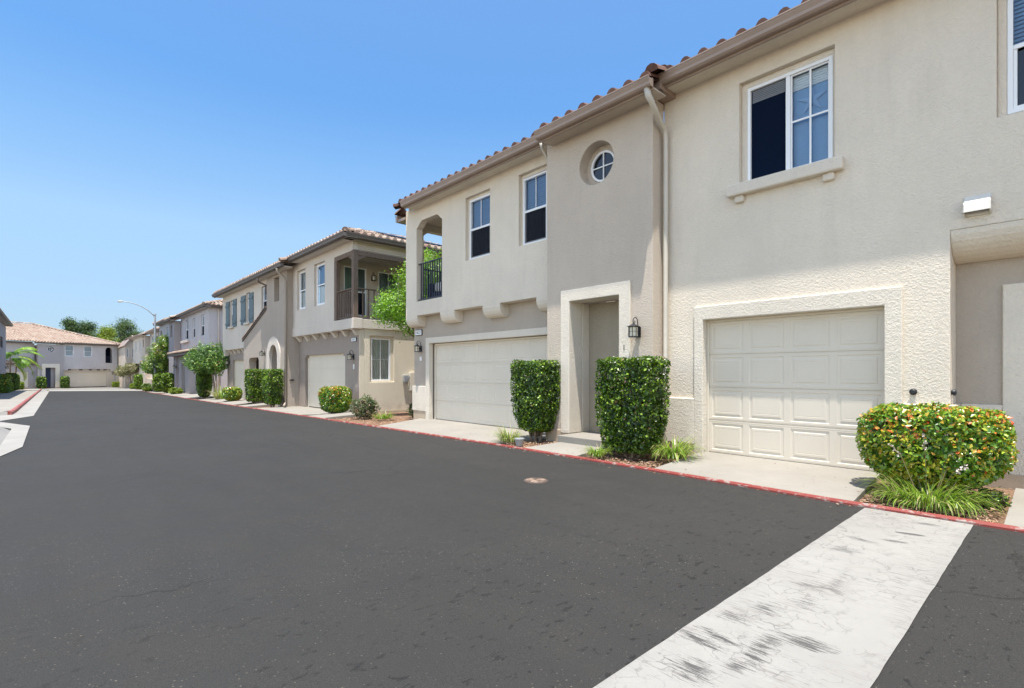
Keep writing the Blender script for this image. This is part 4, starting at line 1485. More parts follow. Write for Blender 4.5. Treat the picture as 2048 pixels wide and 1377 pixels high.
m.build('wall_lining', 'mauve2', b2)
m = MB()
n = 16
o_ = lambda r, i: (ac + r * math.cos(i * math.pi / n), asz + r * math.sin(i * math.pi / n))
for i in range(n):
    a, b, c, d = o_(ar, i), o_(ar, i + 1), o_(0.93, i + 1), o_(0.93, i)
    m.hexa([FT(*a, -0.1), FT(*b, -0.1), FT(*c, -0.1), FT(*d, -0.1), FT(*a, 0.05), FT(*b, 0.05), FT(*c, 0.05), FT(*d, 0.05)])
for s_ in (-1, 1):
    u0, u1 = sorted((ac + s_ * ar, ac + s_ * 0.93))
    m.fb(FT, u0, u1, -0.3, asz, -0.1, 0.05)
m.build('door_surround', 'grey2', b2, bevel=0.008, merge=True, label='pale arched surround')
# sloping wing wall with tile coping
ya, yb_ = 25.65 * k, 29.5 * k
za, zb = kz(4.27), kz(2.98)
o0, o1, ot = 26.85 * k, 28.55 * k, kz(2.05)
m = MB()
top = lambda y: za + (zb - za) * (y - ya) / (yb_ - ya)
for (p, q, z0f) in ((ya, o0, -0.4), (o0, o1, ot), (o1, yb_, -0.4)):
    m.hexa([(XT, p, z0f), (XT + 0.35, p, z0f), (XT + 0.35, q, z0f), (XT, q, z0f), (XT, p, top(p)), (XT + 0.35, p, top(p)), (XT + 0.35, q, top(q)), (XT, q, top(q))])
for (p, s_) in ((o0, 1), (o1, -1)):
    m.prism([(XT + 0.002, p, ot), (XT + 0.002, p + s_ * 0.22, ot), (XT + 0.002, p + s_ * 0.10, ot - 0.05), (XT + 0.002, p, ot - 0.18)], [(XT + 0.348, p, ot), (XT + 0.348, p + s_ * 0.22, ot), (XT + 0.348, p + s_ * 0.10, ot - 0.05), (XT + 0.348, p, ot - 0.18)])
m.build('wing_wall', 'mauve2', b2, merge=True)
m = MB()
m.fb(FT, ya, yb_, -0.3, 2.4, -0.62, -0.5)
m.build('wall_lining', 'mauve', b2)
m = MB()
d = Vector((0, yb_ - ya, zb - za))
m.hexa([(XT - 0.06, ya, za), (XT + 0.4, ya, za), (XT + 0.4, yb_ + 0.12, zb - 0.04), (XT - 0.06, yb_ + 0.12, zb - 0.04), (XT - 0.06, ya, za + 0.07), (XT + 0.4, ya, za + 0.07), (XT + 0.4, yb_ + 0.12, zb + 0.03), (XT - 0.06, yb_ + 0.12, zb + 0.03)])
m.build('coping', 'gutB', b2)
roof(b2, [], caps=[((XT + 0.02, ya, za + 0.05), (XT + 0.02, yb_ + 0.14, zb + 0.0)), ((XT + 0.26, ya, za + 0.05), (XT + 0.26, yb_ + 0.14, zb + 0.0))], name='coping_tiles')
lantern(b2, (XT, 25.88 * k, kz(2.2)), (-1, 0, 0), (0, 1, 0), 1.0, label='black lantern between arch and chamfered opening')
# shuttered part
m = MB()
wins = [(32.69, 33.36, 4.0, 5.47), (29.42, 30.04, 4.0, 5.56), (26.5, 27.35, 4.2, 5.56)]
hs = [(a * k - 0.04, b * k + 0.04, kz(c) - 0.02, kz(d) + 0.04) for a, b, c, d in wins]
wall(m, FU, 25.65 * k, 35.1 * k, kz(2.64), kz(5.98), 0.25, hs)
m.box(XU + 0.285, 17.5, 35.1 * k - 0.1, 35.1 * k, -0.4, 5.9)
m.build('wall', 'grey2', b2, merge=True, bevel=0.01, label='pale grey upper storey with shutters')
for a, b, c, d in wins:
    window(b2, FU, a * k, b * k, kz(c), kz(d), 'hung', back='blindsky' if a < 27 else 'curtain', top='blindsky' if a < 27 else 'teal', mun=False)
for (a, b) in ((33.42, 34.2), (31.9, 32.62), (30.1, 30.95), (28.65, 29.36)):
    m = MB()
    c, d = kz(3.92), kz(5.5)
    nb = 4
    for i in range(nb):
        u0, u1 = a * k + (b - a) * k * i / nb + 0.006, a * k + (b - a) * k * (i + 1) / nb - 0.006
        m.fb(FU, u0, u1, c, d, 0.004, 0.045)
    for z in (c + 0.2, d - 0.32):
        m.fb(FU, a * k + 0.01, b * k - 0.01, z, z + 0.10, 0.0455, 0.08)
    m.build('shutter', 'shutter', b2, bevel=0.004)
m = MB()
for a, b, c, d in wins[:2]:
    m.cut()
    m.fb(FU, a * k - 0.12, b * k + 0.12, kz(c) - 0.13, kz(c) - 0.03, -0.05, 0.12)
m.pieces('window_sill', 'grey2', b2, bevel=0.01)
m = MB()
for ya_ in (33.9, 33.0, 32.1, 31.2, 30.3):
    m.cut()
    a, b = ya_ * k, ya_ * k + 0.17
    pr = [(XU + 0.06, kz(2.66)), (XU + 0.08, kz(2.62)), (XU + 0.13, kz(2.57)), (XU + 0.20, kz(2.44)), (XU + 0.25, kz(2.38)), (XL, kz(2.37)), (XL, kz(2.66))]
    m.prism([(x, a, z) for x, z in pr], [(x, b, z) for x, z in pr])
m.cut()
m.fb(FU, 34.6 * k, 35.1 * k, kz(2.3), kz(2.66), -0.24, -0.003)
m.pieces('corbel', 'grey2', b2)
m = MB()
wall(m, FL, 29.5 * k, 35.05 * k, -0.45, kz(2.7), 0.2, [(30.2 * k, 33.85 * k, -0.5, kz(2.03))])
m.build('wall', 'mauve', b2, merge=True, label='dark mauve wall round the far garage')
garage(b2, FX(8.254 * k), 30.2 * k, 33.8 * k, -0.15, kz(2.0), 8, plainribs=True, label='ribbed garage door below the shutters')
lantern(b2, (XL, 34.5 * k, 1.9), (-1, 0, 0), (0, 1, 0), 1.0, label='black lantern left of the far garage door')
gutter(b2, FX(XU), 16.35, 22.18 * k, 6.04, 0.49, 'gutB', smat='grey2')
gutter(b2, FX(XT), 21.9, 25.95 * k, 5.86, 0.5, 'gutB', smat='grey2')
gutter(b2, FX(XU), 25.85 * k, 35.5 * k, 6.0, 0.49, 'gutB', smat='grey2')
gutter(b2, FY(YS), 7.36, 18.0, 6.04, 0.42, 'gutB', soffit=True, smat='grey2')
roof(b2, [((7.30, 16.35, 6.02), (0, 1, 0), (1, 0, 0), P_, 18.7, 5.2, 1.0, 1.0),
          ((7.36, 16.33, 6.02), (1, 0, 0), (0, 1, 0), P_, 10.4, 5.2, 1.0, 1.0),
          ((7.05, 21.9, 5.83), (0, 1, 0), (1, 0, 0), P_, 3.9, 1.2, 0, 0),
          ((17.76, 35.05, 6.02), (0, -1, 0), (-1, 0, 0), P_, 18.7, 5.2, 1.0, 1.0)],
     caps=[((7.34, 16.38, 6.04), (12.5, 21.5, 7.69)), ((12.55, 21.5, 7.70), (12.55, 29.8, 7.70)), ((17.7, 16.38, 6.04), (12.55, 21.5, 7.69)), ((7.0, 21.85, 5.86), (8.2, 21.85, 6.25))])
m = MB()
for i in range(3):      # solar panels lying on the side slope
    m.cut()
    x0 = 9.3 + i * 1.75
    a = lambda x, d: (x, 16.33 + d, 6.02 + d * P_ + 0.15)
    m.hexa([a(x0, 0.65), a(x0 + 1.68, 0.65), a(x0 + 1.68, 1.65), a(x0, 1.65)] + [(p[0], p[1], p[2] + 0.04) for p in (a(x0, 0.65), a(x0 + 1.68, 0.65), a(x0 + 1.68, 1.65), a(x0, 1.65))])
m.pieces('solar_panel', 'solar', b2)
spout(b2, [(7.05, 22.45, 5.7), (7.10, 22.48, 5.55), (7.38, 22.52, 5.35), (7.43, 22.52, 5.2), (7.43, 22.52, 0.1), (7.38, 22.42, -0.02), (7.2, 22.0, -0.08)], 0.045, 'mauve2')
spout(b2, [(7.25, 25.9, 5.8), (7.3, 25.9, 5.6), (7.6, 25.75, 5.45), (7.62, 25.7, 5.0)], 0.045, 'gutB')
m = MB()
m.fb(FY(22.88 * k), XT + 0.12, XT + 0.27, 0.95, 1.0, 0.0, 0.1)
m.build('wall_cap', 'black', b2)
m = MB()
m.box(17.4, 17.5, YS, 34.5, -0.4, 5.98)
m.build('wall', 'grey2', b2, label='rear wall')

# ================================================================== BUILDING 3
b3 = thing('townhouse', (8.8, 50, -0.4), 'third blue grey townhouse with three narrow upper windows and a small tiled porch', 'townhouse', 'stucco townhouses along the street')
F3, F3b, F3t = FX(8.3), FX(7.95), FX(7.8)
m = MB()
w3 = [(42.5, 43.4, 3.97, 5.5), (45.6, 46.35, 4.0, 5.48), (48.2, 49.2, 4.0, 5.55)]
wall(m, F3, 41.0, 51.3, -0.7, 5.95, 0.2, [(a - 0.05, b + 0.05, c - 0.02, d + 0.05) for a, b, c, d in w3])
m.box(8.5, 18, 41.0, 41.2, -0.7, 5.95)
wall(m, F3b, 53.8, 60.2, 2.55, 5.95, 0.2, [(58.5, 59.7, 3.0, 5.3), (55.1, 56.4, 3.9, 5.4)])
m.fb(F3b, 59.6, 60.2, 2.1, 2.56, -0.35, -0.003)
m.fb(F3b, 54.0, 54.7, 2.1, 2.56, -0.35, -0.003)
m.box(8.15, 18, 60.0, 60.2, -0.7, 5.95)
m.build('wall', 'blue3', b3, merge=True)
m = MB()
wall(m, F3t, 51.3, 53.8, -0.7, 5.7, 0.55, [(52.1, 53.1, 4.35, 5.35)])
m.fb(F3, 53.8, 60.1, -0.7, 2.6, -0.2, 0.0)
m.build('wall', 'blue4', b3, merge=True, label='darker tower and ground floor walls')
m = MB()
m.fb(F3t, 52.05, 53.15, 4.3, 5.4, -0.3, -0.25)
m.fb(F3b, 58.5, 59.7, 3.0, 5.3, -0.4, -0.35)
m.build('dark_opening', 'screen', b3)
for i, (a, b, c, d) in enumerate(w3):
    window(b3, F3, a, b, c, d, 'hung', back='curtain', top='blindsky', mun=False, wr=-0.06)
window(b3, F3b, 55.15, 56.35, 3.95, 5.35, 'hung', back='curtain', top='blindsky', mun=False, wr=-0.05)
m = MB()
m.fb(F3, 47.7, 50.3, 3.72, 3.92, -0.05, 0.2)
m.build('window_sill', 'grey2', b3, bevel=0.02)
m = MB()       # porch
wall(m, FX(7.75), 44.6, 48.8, -0.6, 2.62, 0.3, [(46.3, 47.7, -0.7, 2.0)])
m.box(8.05, 8.3, 44.6, 44.8, -0.6, 2.62)
m.box(8.05, 8.3, 48.6, 48.8, -0.6, 2.62)
m.fb(FX(7.7), 49.8, 50.5, -0.6, 2.62, -0.35, 0)
m.build('porch', 'blue4', b3, merge=True, bevel=0.01)
m = MB()
m.fb(FX(8.2), 46.2, 47.8, -0.6, 2.1, -0.08, 0)
m.build('door', 'mauve', b3)
m = MB()
m.box(7.35, 8.3, 43.6, 51.3, 2.62, 2.78)
m.build('eave_board', 'gutB', b3)
roof(b3, [((7.30, 43.5, 2.80), (0, 1, 0), (1, 0, 0), 0.33, 7.9, 0.95, 0, 0)], name='porch_roof')
lantern(b3, (7.7, 49.5, 1.75), (-1, 0, 0), (0, 1, 0), 1.1)
gutter(b3, F3, 40.5, 51.3, 6.07, 0.49, 'gutB', smat='blue3')
gutter(b3, F3t, 50.9, 54.0, 5.85, 0.45, 'gutB', smat='blue3')
gutter(b3, F3b, 53.9, 60.7, 6.02, 0.48, 'gutB', smat='blue3')
gutter(b3, FY(41.0), 7.85, 18.5, 6.07, 0.5, 'gutB', smat='blue3')
roof(b3, [((7.86, 40.5, 6.04), (0, 1, 0), (1, 0, 0), P_, 20.2, 5.2, 1.0, 1.0),
          ((7.86, 40.48, 6.04), (1, 0, 0), (0, 1, 0), P_, 10.4, 5.2, 1.0, 1.0),
          ((7.42, 50.9, 5.83), (0, 1, 0), (1, 0, 0), P_, 3.1, 1.2, 0, 0),
          ((7.52, 53.9, 6.0), (0, 1, 0), (1, 0, 0), P_, 6.8, 1.2, 0, 0)],
     caps=[((7.9, 40.5, 6.06), (13, 45.6, 7.7)), ((13.05, 45.6, 7.72), (13.05, 55.5, 7.72)), ((7.45, 50.9, 5.9), (8.5, 50.9, 6.2)), ((7.5, 60.6, 6.05), (12.7, 55.5, 7.7))])
spout(b3, [(8.9, 40.9, 6.0), (8.92, 40.93, 5.6), (8.92, 40.93, -0.4)], 0.05, 'grey2')
spout(b3, [(7.9, 51.15, 5.7), (8.2, 51.1, 5.4), (8.2, 51.1, 0)], 0.05, 'blue4')
m = MB()
m.box(18, 18.1, 41, 60.2, -0.7, 5.95)
m.build('wall', 'blue3', b3, label='rear wall')

# ================================================================== BUILDING 4
b4 = thing('townhouse', (8.8, 72, -0.6), 'fourth pale townhouse seen at a steep angle behind the street lamp', 'townhouse', 'stucco townhouses along the street')
F4, F4t, F4b = FX(8.3), FX(7.85), FX(8.0)
m = MB()
wall(m, F4, 63.6, 69.4, -0.9, 5.6, 0.2, [(63.9, 64.9, 3.2, 5.1), (67.0, 68.2, 3.9, 5.2)])
m.box(8.5, 18, 63.6, 63.8, -0.9, 5.6)
wall(m, F4b, 72.2, 82.0, 2.4, 5.6, 0.2, [(74.5, 75.7, 3.7, 5.1), (78.5, 79.7, 3.7, 5.1)])
m.box(8.2, 18, 81.8, 82.0, -0.9, 5.6)
m.build('wall', 'grey2', b4, merge=True)
m = MB()
wall(m, F4t, 69.4, 72.2, -0.9, 5.4, 0.5, [(70.4, 71.2, 4.2, 5.0)])
m.fb(F4, 72.2, 82.0, -0.9, 2.5, -0.2, 0)
m.fb(FX(8.0), 66, 69.4, -0.9, 0.6, -0.3, 0)
m.build('wall', 'taupe', b4, merge=True, label='taupe tower and ground floor walls')
m = MB()
m.fb(F4, 63.9, 64.9, 3.2, 5.1, -0.4, -0.35)
m.fb(F4t, 70.3, 71.3, 4.1, 5.1, -0.3, -0.25)
m.build('dark_opening', 'screen', b4)
window(b4, F4, 67.05, 68.15, 3.95, 5.15, 'hung', back='curtain', top='blindsky', mun=False, wr=-0.05)
window(b4, F4b, 74.55, 75.65, 3.75, 5.05, 'hung', back='blind', top='blind', mun=False, screen=False, wr=-0.05)
window(b4, F4b, 78.55, 79.65, 3.75, 5.05, 'hung', back='blind', top='blind', mun=False, screen=False, wr=-0.05)
gutter(b4, F4, 63.1, 69.4, 5.74, 0.49, 'gutA', smat='grey2')
gutter(b4, F4t, 69.1, 72.4, 5.55, 0.45, 'gutA', smat='grey2')
gutter(b4, F4b, 72.2, 82.6, 5.72, 0.48, 'gutA', smat='grey2')
gutter(b4, FY(63.6), 7.85, 18.5, 5.74, 0.5, 'gutA', smat='grey2')
roof(b4, [((7.86, 63.1, 5.71), (0, 1, 0), (1, 0, 0), P_, 19.4, 5.2, 1.0, 1.0),
          ((7.86, 63.08, 5.71), (1, 0, 0), (0, 1, 0), P_, 10.4, 5.2, 1.0, 1.0),
          ((7.5, 69.1, 5.52), (0, 1, 0), (1, 0, 0), P_, 3.3, 1.2, 0, 0)],
     caps=[((7.9, 63.1, 5.73), (13, 68.2, 7.37)), ((13.05, 68.2, 7.4), (13.05, 77.3, 7.4))])
garage(b4, FX(8.28), 73.5, 78.3, -0.6, 1.5, 4, plainribs=True)
m = MB()
m.box(18, 18.1, 63.6, 82, -0.9, 5.6)
m.build('wall', 'grey2', b4, label='rear wall')

# ================================================================== BUILDING 5 : gabled end far behind
b5 = thing('townhouse', (8.6, 85, -0.8), 'farthest small gabled tan townhouse front at the end of the right row', 'townhouse', 'stucco townhouses along the street')
F5 = FY(84.6)
m = MB()
wall(m, F5, 7.40, 8.55, -1.0, 4.95, 0.2, [(7.58, 7.78, 3.3, 4.5), (8.12, 8.33, 3.3, 4.5)])
m.prism([F5(7.40, 4.95, 0), F5(8.55, 4.95, 0), F5(7.95, 5.85, 0)], [F5(7.40, 4.95, -0.2), F5(8.55, 4.95, -0.2), F5(7.95, 5.85, -0.2)])
m.box(7.40, 7.6, 84.8, 95, -1.0, 4.95)
m.box(8.55, 14, 86.4, 86.6, -1.0, 4.9)
m.build('wall', 'taupe', b5, merge=True)
for a in (7.58, 8.12):
    window(b5, F5, a, a + 0.2, 3.3, 4.5, 'cross', wr=-0.05, back='screen')
m = MB()
m.hexa([(7.25, 84.2, 4.75), (7.25, 95, 4.75), (7.95, 95, 5.80), (7.95, 84.2, 5.80), (7.22, 84.2, 4.83), (7.22, 95, 4.83), (7.95, 95, 5.92), (7.95, 84.2, 5.92)])
m.hexa([(8.7, 84.2, 4.75), (8.7, 95, 4.75), (7.951, 95, 5.80), (7.951, 84.2, 5.80), (8.73, 84.2, 4.83), (8.73, 95, 4.83), (7.951, 95, 5.92), (7.951, 84.2, 5.92)])
m.build('roof_board', 'gutA', b5)
roof(b5, [((8.72, 84.15, 4.86), (0, 1, 0), (-1, 0, 0), 1.35, 10, 0.78, 0, 0), ((8.6, 86.1, 4.95), (1, 0, 0), (0, 1, 0), 0.4, 6, 4.0, 0, 0)], caps=[((7.95, 84.15, 5.92), (7.95, 92, 5.92))])

# ================================================================== END BUILDING (rotated)
be = thing('townhouse', (6.6, 93.5, 0), 'wide lilac grey townhouse closing the far street end, with navy door', 'townhouse', None, rz=R(20), local=True)
FE = FY(0.0)
m = MB()
ab = [(-0.75, 2.65), (0.12, 2.65), (0.12, 4.45), (0.07, 4.66), (-0.06, 4.81), (-0.22, 4.88), (-0.41, 4.88), (-0.57, 4.81), (-0.70, 4.66), (-0.75, 4.45)]
wall(m, FE, -5.7, 0.75, 1.75, 5.15, 0.25, [(-5.42, -4.49, 3.5, 5.0), (-3.3, -2.4, 3.48, 4.94), (-0.82, 0.19, 2.58, 4.95, ab)])
m.box(0.5, 0.75, 0.25, 9, -1.0, 5.15)
m.fb(FE, -5.7, -5.1, 1.95 - 0.4, 1.76, -0.24, -0.002)
m.fb(FE, -0.15, 0.75, 1.5, 1.76, -0.24, -0.002)
m.build('wall', 'blue3', be, merge=True, bevel=0.012)
m = MB()
FE2 = FY(0.30)
wall(m, FE2, -5.7, 0.65, -1.0, 1.8, 0.2, [(-5.3, -0.45, -1.2, 1.34)])
m.build('wall', 'grey2', be, merge=True, label='pale ground floor wall round the double garage')
m = MB()
wall(m, FY(-0.25), -8.35, -5.7, -1.0, 5.0, 0.4, [(-7.6, -6.55, -1.2, 1.92), (-7.45, -6.65, 3.95, 4.77, [(-7.05 + 0.36 * math.cos(q * math.pi / 12), 4.36 + 0.36 * math.sin(q * math.pi / 12)) for q in range(24)])])
wall(m, FY(0.1), -20, -8.35, -1.0, 2.3, 0.2, [(-14.2, -9.2, -1.2, 1.35)])
m.build('wall', 'blue4', be, merge=True, bevel=0.012, label='darker tower and low left wall')
m = MB()
m.box(-20, -8.35, 0.8, 1.0, 2.2, 5.1)
m.build('wall', 'blue3', be, label='set back upper left wall')
m = MB()
ring(m, FY(-0.25), (-7.95, -6.1, -0.7, 2.42), (-7.6, -6.55, -0.7, 1.92), -0.1, 0.05)
m.build('door_surround', 'trimst', be, bevel=0.01)
m = MB()
m.fb(FY(0.15), -7.6, -6.9, -0.62, 1.9, -0.05, 0)
m.build('front_door', 'bluedoor', be)
m = MB()
m.fb(FY(0.15), -6.9, -6.5, -0.8, 2.0, -0.05, 0.0)
m.fb(FY(0.25), -8.3, -5.75, 3.8, 4.9, -0.05, -0.0)
m.build('wall_lining', 'blue4', be)
FR = FY(0.0)
m = MB()
n = 24
rq = lambda r, t, w: FY(0.02)(-7.05 + r * math.cos(t), 4.36 + r * math.sin(t), w)
for i in range(n):
    a, b = 2 * math.pi * i / n, 2 * math.pi * (i + 1) / n
    m.hexa([rq(0.21, a, 0), rq(0.29, a, 0), rq(0.29, b, 0), rq(0.21, b, 0), rq(0.21, a, 0.05), rq(0.29, a, 0.05), rq(0.29, b, 0.05), rq(0.21, b, 0.05)])
m.fb(FY(0.02), -7.26, -6.84, 4.34, 4.38, 0.01, 0.03)
m.fb(FY(0.02), -7.07, -7.03, 4.15, 4.57, 0.011, 0.031)
rw = m.build('window', 'vinyl', be, label='small round window')
m = MB()
m.poly([rq(0.35, 2 * math.pi * i / n, -0.01) for i in range(n)])
m.build('dark_room', 'screen', rw)
garage(be, FY(0.42), -5.25, -0.5, -0.72, 1.30, 8, label='double garage door of the end house')
garage(be, FY(0.2), -14.1, -9.25, -0.66, 1.32, 8, label='left garage door of the end house')
window(be, FE, -5.42, -4.49, 3.5, 5.0, 'hung', back='blind', top='blind', mun=False, screen=False, wr=-0.03)
window(be, FE, -3.3, -2.4, 3.48, 4.94, 'hung', back='blind', top='blind', mun=False, screen=False, wr=-0.03)
m = MB()
m.box(-1.3, 0.5, 1.5, 1.6, 2.4, 5.1)
m.build('dark_opening', 'screen', be)
railing(be, [(-0.75, 0.1), (0.12, 0.1)], 2.65, 3.6, 'navyrail', 0.11)
m = MB()
for u in (-4.9, -3.6, -2.5, -1.55, -0.75):
    m.cut()
    m.fb(FE, u - 0.12, u + 0.12, 1.58, 1.755, -0.28, 0.04)
m.pieces('corbel', 'gutB', be)
lantern(be, (-8.75, 0.1, 1.15), (0, -1, 0), (1, 0, 0), 1.15)
lantern(be, (0.25, 0.30, 1.12), (0, -1, 0), (1, 0, 0), 1.15)
gutter(be, FE, -5.8, 1.25, 5.28, 0.55, 'gutB', smat='blue3')
gutter(be, FY(-0.25), -8.8, -5.7, 5.22, 0.45, 'gutB', smat='blue3')
gutter(be, FY(0.5), -20, -8.8, 5.25, 0.6, 'gutB', smat='blue3')
gutter(be, FY(0.1), -20, -8.35, 2.42, 0.4, 'gutB', smat='blue3')
P2 = 0.36
roof(be, [((-21, -0.5, 5.30), (1, 0, 0), (0, 1, 0), P2, 22.2, 7.6, 0, 1.0),
          ((-8.9, -0.68, 5.22), (1, 0, 0), (0, 1, 0), P2, 3.2, 1.0, 0, 0),
          ((-20.4, -0.32, 2.45), (1, 0, 0), (0, 1, 0), 0.4, 12.0, 1.1, 0, 0),
          ((1.2, -0.5, 5.30), (0, 1, 0), (-1, 0, 0), P2, 12, 7.6, 1.0, 0)],
     tw=0.30, th=0.40, caps=[((1.2, -0.5, 5.36), (-6.4, 7.1, 8.10)), ((-6.4, 7.1, 8.12), (-21, 7.1, 8.12))])
m = MB()
m.box(-20, 0.6, 9, 9.1, -1, 5.2)
m.build('wall', 'blue3', be, label='rear wall')
# garden wall right of it
m = MB()
m.box(7.6, 14, 101.0, 101.2, -1.2, 1.15)
m.box(7.5, 14.1, 100.95, 101.25, 1.15, 1.25)
group(m.build('garden_wall', 'trimst'), 'low cream wall behind the shrubs right of the far end house', 'wall')

# ================================================================== LEFT BUILDING (edge of frame)
bl = thing('townhouse', (-5, 60, -0.5), 'shaded blue grey townhouse cut by the left edge of the frame', 'townhouse', 'stucco townhouses along the street')
FLb = FXL(-3.2)
m = MB()
wall(m, FLb, 42, 70.3, -0.7, 5.75, 0.2, [(62.6, 66.0, 3.5, 4.5), (52, 53.2, 3.6, 5.0)])
m.box(-15, -3.4, 70.1, 70.3, -0.7, 5.75)
m.box(-15, -3.4, 42, 42.2, -0.7, 5.75)
m.build('wall', 'blue4', bl, merge=True)
m = MB()
for i in range(9):
    z = 3.5 + i * 0.11
    m.hexa([(-3.3, 62.6, z), (-3.3, 66, z), (-3.22, 66, z - 0.02), (-3.22, 62.6, z - 0.02), (-3.3, 62.6, z + 0.02), (-3.3, 66, z + 0.02), (-3.22, 66, z + 0.0), (-3.22, 62.6, z + 0.0)])
m.build('louvre', 'gutB', bl)
window(bl, FLb, 52.05, 53.15, 3.65, 4.95, 'hung', mun=False, wr=-0.05)
m = MB()
m.fb(FLb, 62.6, 66.0, 3.5, 4.5, -0.3, -0.25)
m.build('dark_opening', 'screen', bl)
gutter(bl, FLb, 41.5, 71.0, 6.02, 0.5, 'gutB', smat='blue4')
gutter(bl, FYB(70.3), -15, -2.75, 6.02, 0.5, 'gutB', smat='blue4')
roof(bl, [((-2.75, 71.0, 6.0), (0, -1, 0), (-1, 0, 0), P_, 29.5, 5.5, 1.0, 1.0), ((-15, 70.95, 6.0), (1, 0, 0), (0, -1, 0), P_, 12.2, 5.5, 0, 1.0)], caps=[((-2.8, 70.9, 6.02), (-8, 65.6, 7.7))])
lantern(bl, (-3.2, 69.2, 1.75), (1, 0, 0), (0, 1, 0), 1.1)

# ================================================================== STREET LAMP
sl_ = thing('street_lamp', (7.19, 57.0, gz(57)), 'tall grey steel street lamp with long curved arm above the street', 'street lamp')
m = MB()
m.tube([(7.19, 57, gz(57) - 0.1), (7.19, 57, 2.5), (7.19, 57, 6.62)], [0.12, 0.10, 0.08], 14)
m.tube([(7.19, 57, 6.60), (7.19, 57, 6.72)], [0.105, 0.10], 14)
m.build('pole', 'steel', sl_, smooth=False)
m = MB()
pts = [(7.19, 6.45), (6.95, 6.72), (6.6, 7.05), (6.2, 7.30), (5.8, 7.47), (5.4, 7.58), (5.0, 7.63), (4.75, 7.64)]
m.tube([(x, 57, z) for x, z in pts], [0.045, 0.045, 0.042, 0.04, 0.038, 0.036, 0.034, 0.032], 10)
m.build('arm', 'steel', sl_, smooth=True)
m = MB()
pr = [(4.86, 7.66), (4.80, 7.70), (4.62, 7.71), (4.46, 7.67), (4.42, 7.62), (4.48, 7.57), (4.80, 7.60)]
m.prism([(x, 56.88, z) for x, z in pr], [(x, 57.12, z) for x, z in pr])
m.build('lamp_head', 'vent', sl_, bevel=0.02)
m = MB()
m.prism([(4.46, 56.91, 7.575), (4.74, 56.91, 7.598), (4.74, 57.09, 7.598), (4.46, 57.09, 7.575)], [(4.50, 56.94, 7.53), (4.70, 56.94, 7.555), (4.70, 57.06, 7.555), (4.50, 57.06, 7.53)])
m.build('lamp_lens', 'frost', sl_)

# ================================================================== VEGETATION


def leaves(name, P, N, size, mat, parent, tint, asp=0.5, fold=0.25, label=None):
    """P centres, N facing directions; one folded leaf (two triangles) each"""
    n = len(P)
    N = N / np.maximum(1e-6, np.linalg.norm(N, axis=1, keepdims=True))
    Rn = rng.normal(size=(n, 3))
    T = np.cross(N, Rn)
    T /= np.maximum(1e-6, np.linalg.norm(T, axis=1, keepdims=True))
    B = np.cross(N, T)
    s = (size * rng.uniform(0.65, 1.35, n))[:, None]
    base = P - T * s * 0.5
    tip = P + T * s * 0.5
    l = P + B * s * asp * 0.5 + N * s * fold * 0.4 - T * s * 0.06
    r_ = P - B * s * asp * 0.5 + N * s * fold * 0.4 - T * s * 0.06
    V = np.stack([base, l, tip, r_], 1).reshape(-1, 3)
    c = np.array([(V[:, 0].min() + V[:, 0].max()) / 2, (V[:, 1].min() + V[:, 1].max()) / 2, V[:, 2].min()])
    me = bpy.data.meshes.new(name)
    me.vertices.add(4 * n)
    me.vertices.foreach_set('co', (V - c).astype(np.float32).ravel())
    idx = np.arange(n) * 4
    L = np.stack([idx, idx + 1, idx + 2, idx, idx + 2, idx + 3], 1).ravel()
    me.loops.add(6 * n)
    me.loops.foreach_set('vertex_index', L.astype(np.int32))
    me.polygons.add(2 * n)
    me.polygons.foreach_set('loop_start', (np.arange(2 * n) * 3).astype(np.int32))
    me.polygons.foreach_set('loop_total', np.full(2 * n, 3, dtype=np.int32))
    at = me.attributes.new('tint', 'FLOAT', 'FACE')
    at.data.foreach_set('value', np.repeat(np.clip(tint, 0, 1), 2).astype(np.float32))
    me.update(calc_edges=True)
    me.validate()
    me.materials.append(M[mat])
    o = bpy.data.objects.new(name, me)
    COL.objects.link(o)
    if parent is not None:
        po = ORG[parent]
        o.parent = parent
        o.location = tuple(c - np.array(po))
    else:
        o.location = tuple(c)
    ORG[o] = tuple(c)
    if label: o['label'] = label
    return o


def nz(P, sc, seed=0.0):
    """cheap smooth noise per point"""
    return np.array([noise.noise(Vector((p[0] * sc + seed, p[1] * sc, p[2] * sc))) for p in P])


def superbox(n, wx, wy, wz, e=5.0):
    """points on a rounded block surface, and outward normals"""
    d = rng.normal(size=(n * 3, 3))
    d /= np.linalg.norm(d, axis=1, keepdims=True)
    # area-even sampling over a box, then rounding
    f = rng.integers(0, 6, n)
    area = np.array([wy * wz, wy * wz, wx * wz, wx * wz, wx * wy, wx * wy])
    f = rng.choice(6, n, p=area / area.sum())
    p = rng.uniform(-1, 1, (n, 3))
    ax = f // 2
    p[np.arange(n), ax] = np.where(f % 2 == 0, 1.0, -1.0)
    k = (np.abs(p) ** e).sum(1) ** (1 / e)
    p = p / k[:, None]
    nn = np.sign(p) * np.abs(p) ** (e - 1) / np.array([wx, wy, wz])
    nn /= np.linalg.norm(nn, axis=1, keepdims=True)
    return p * np.array([wx, wy, wz]) / 2, nn


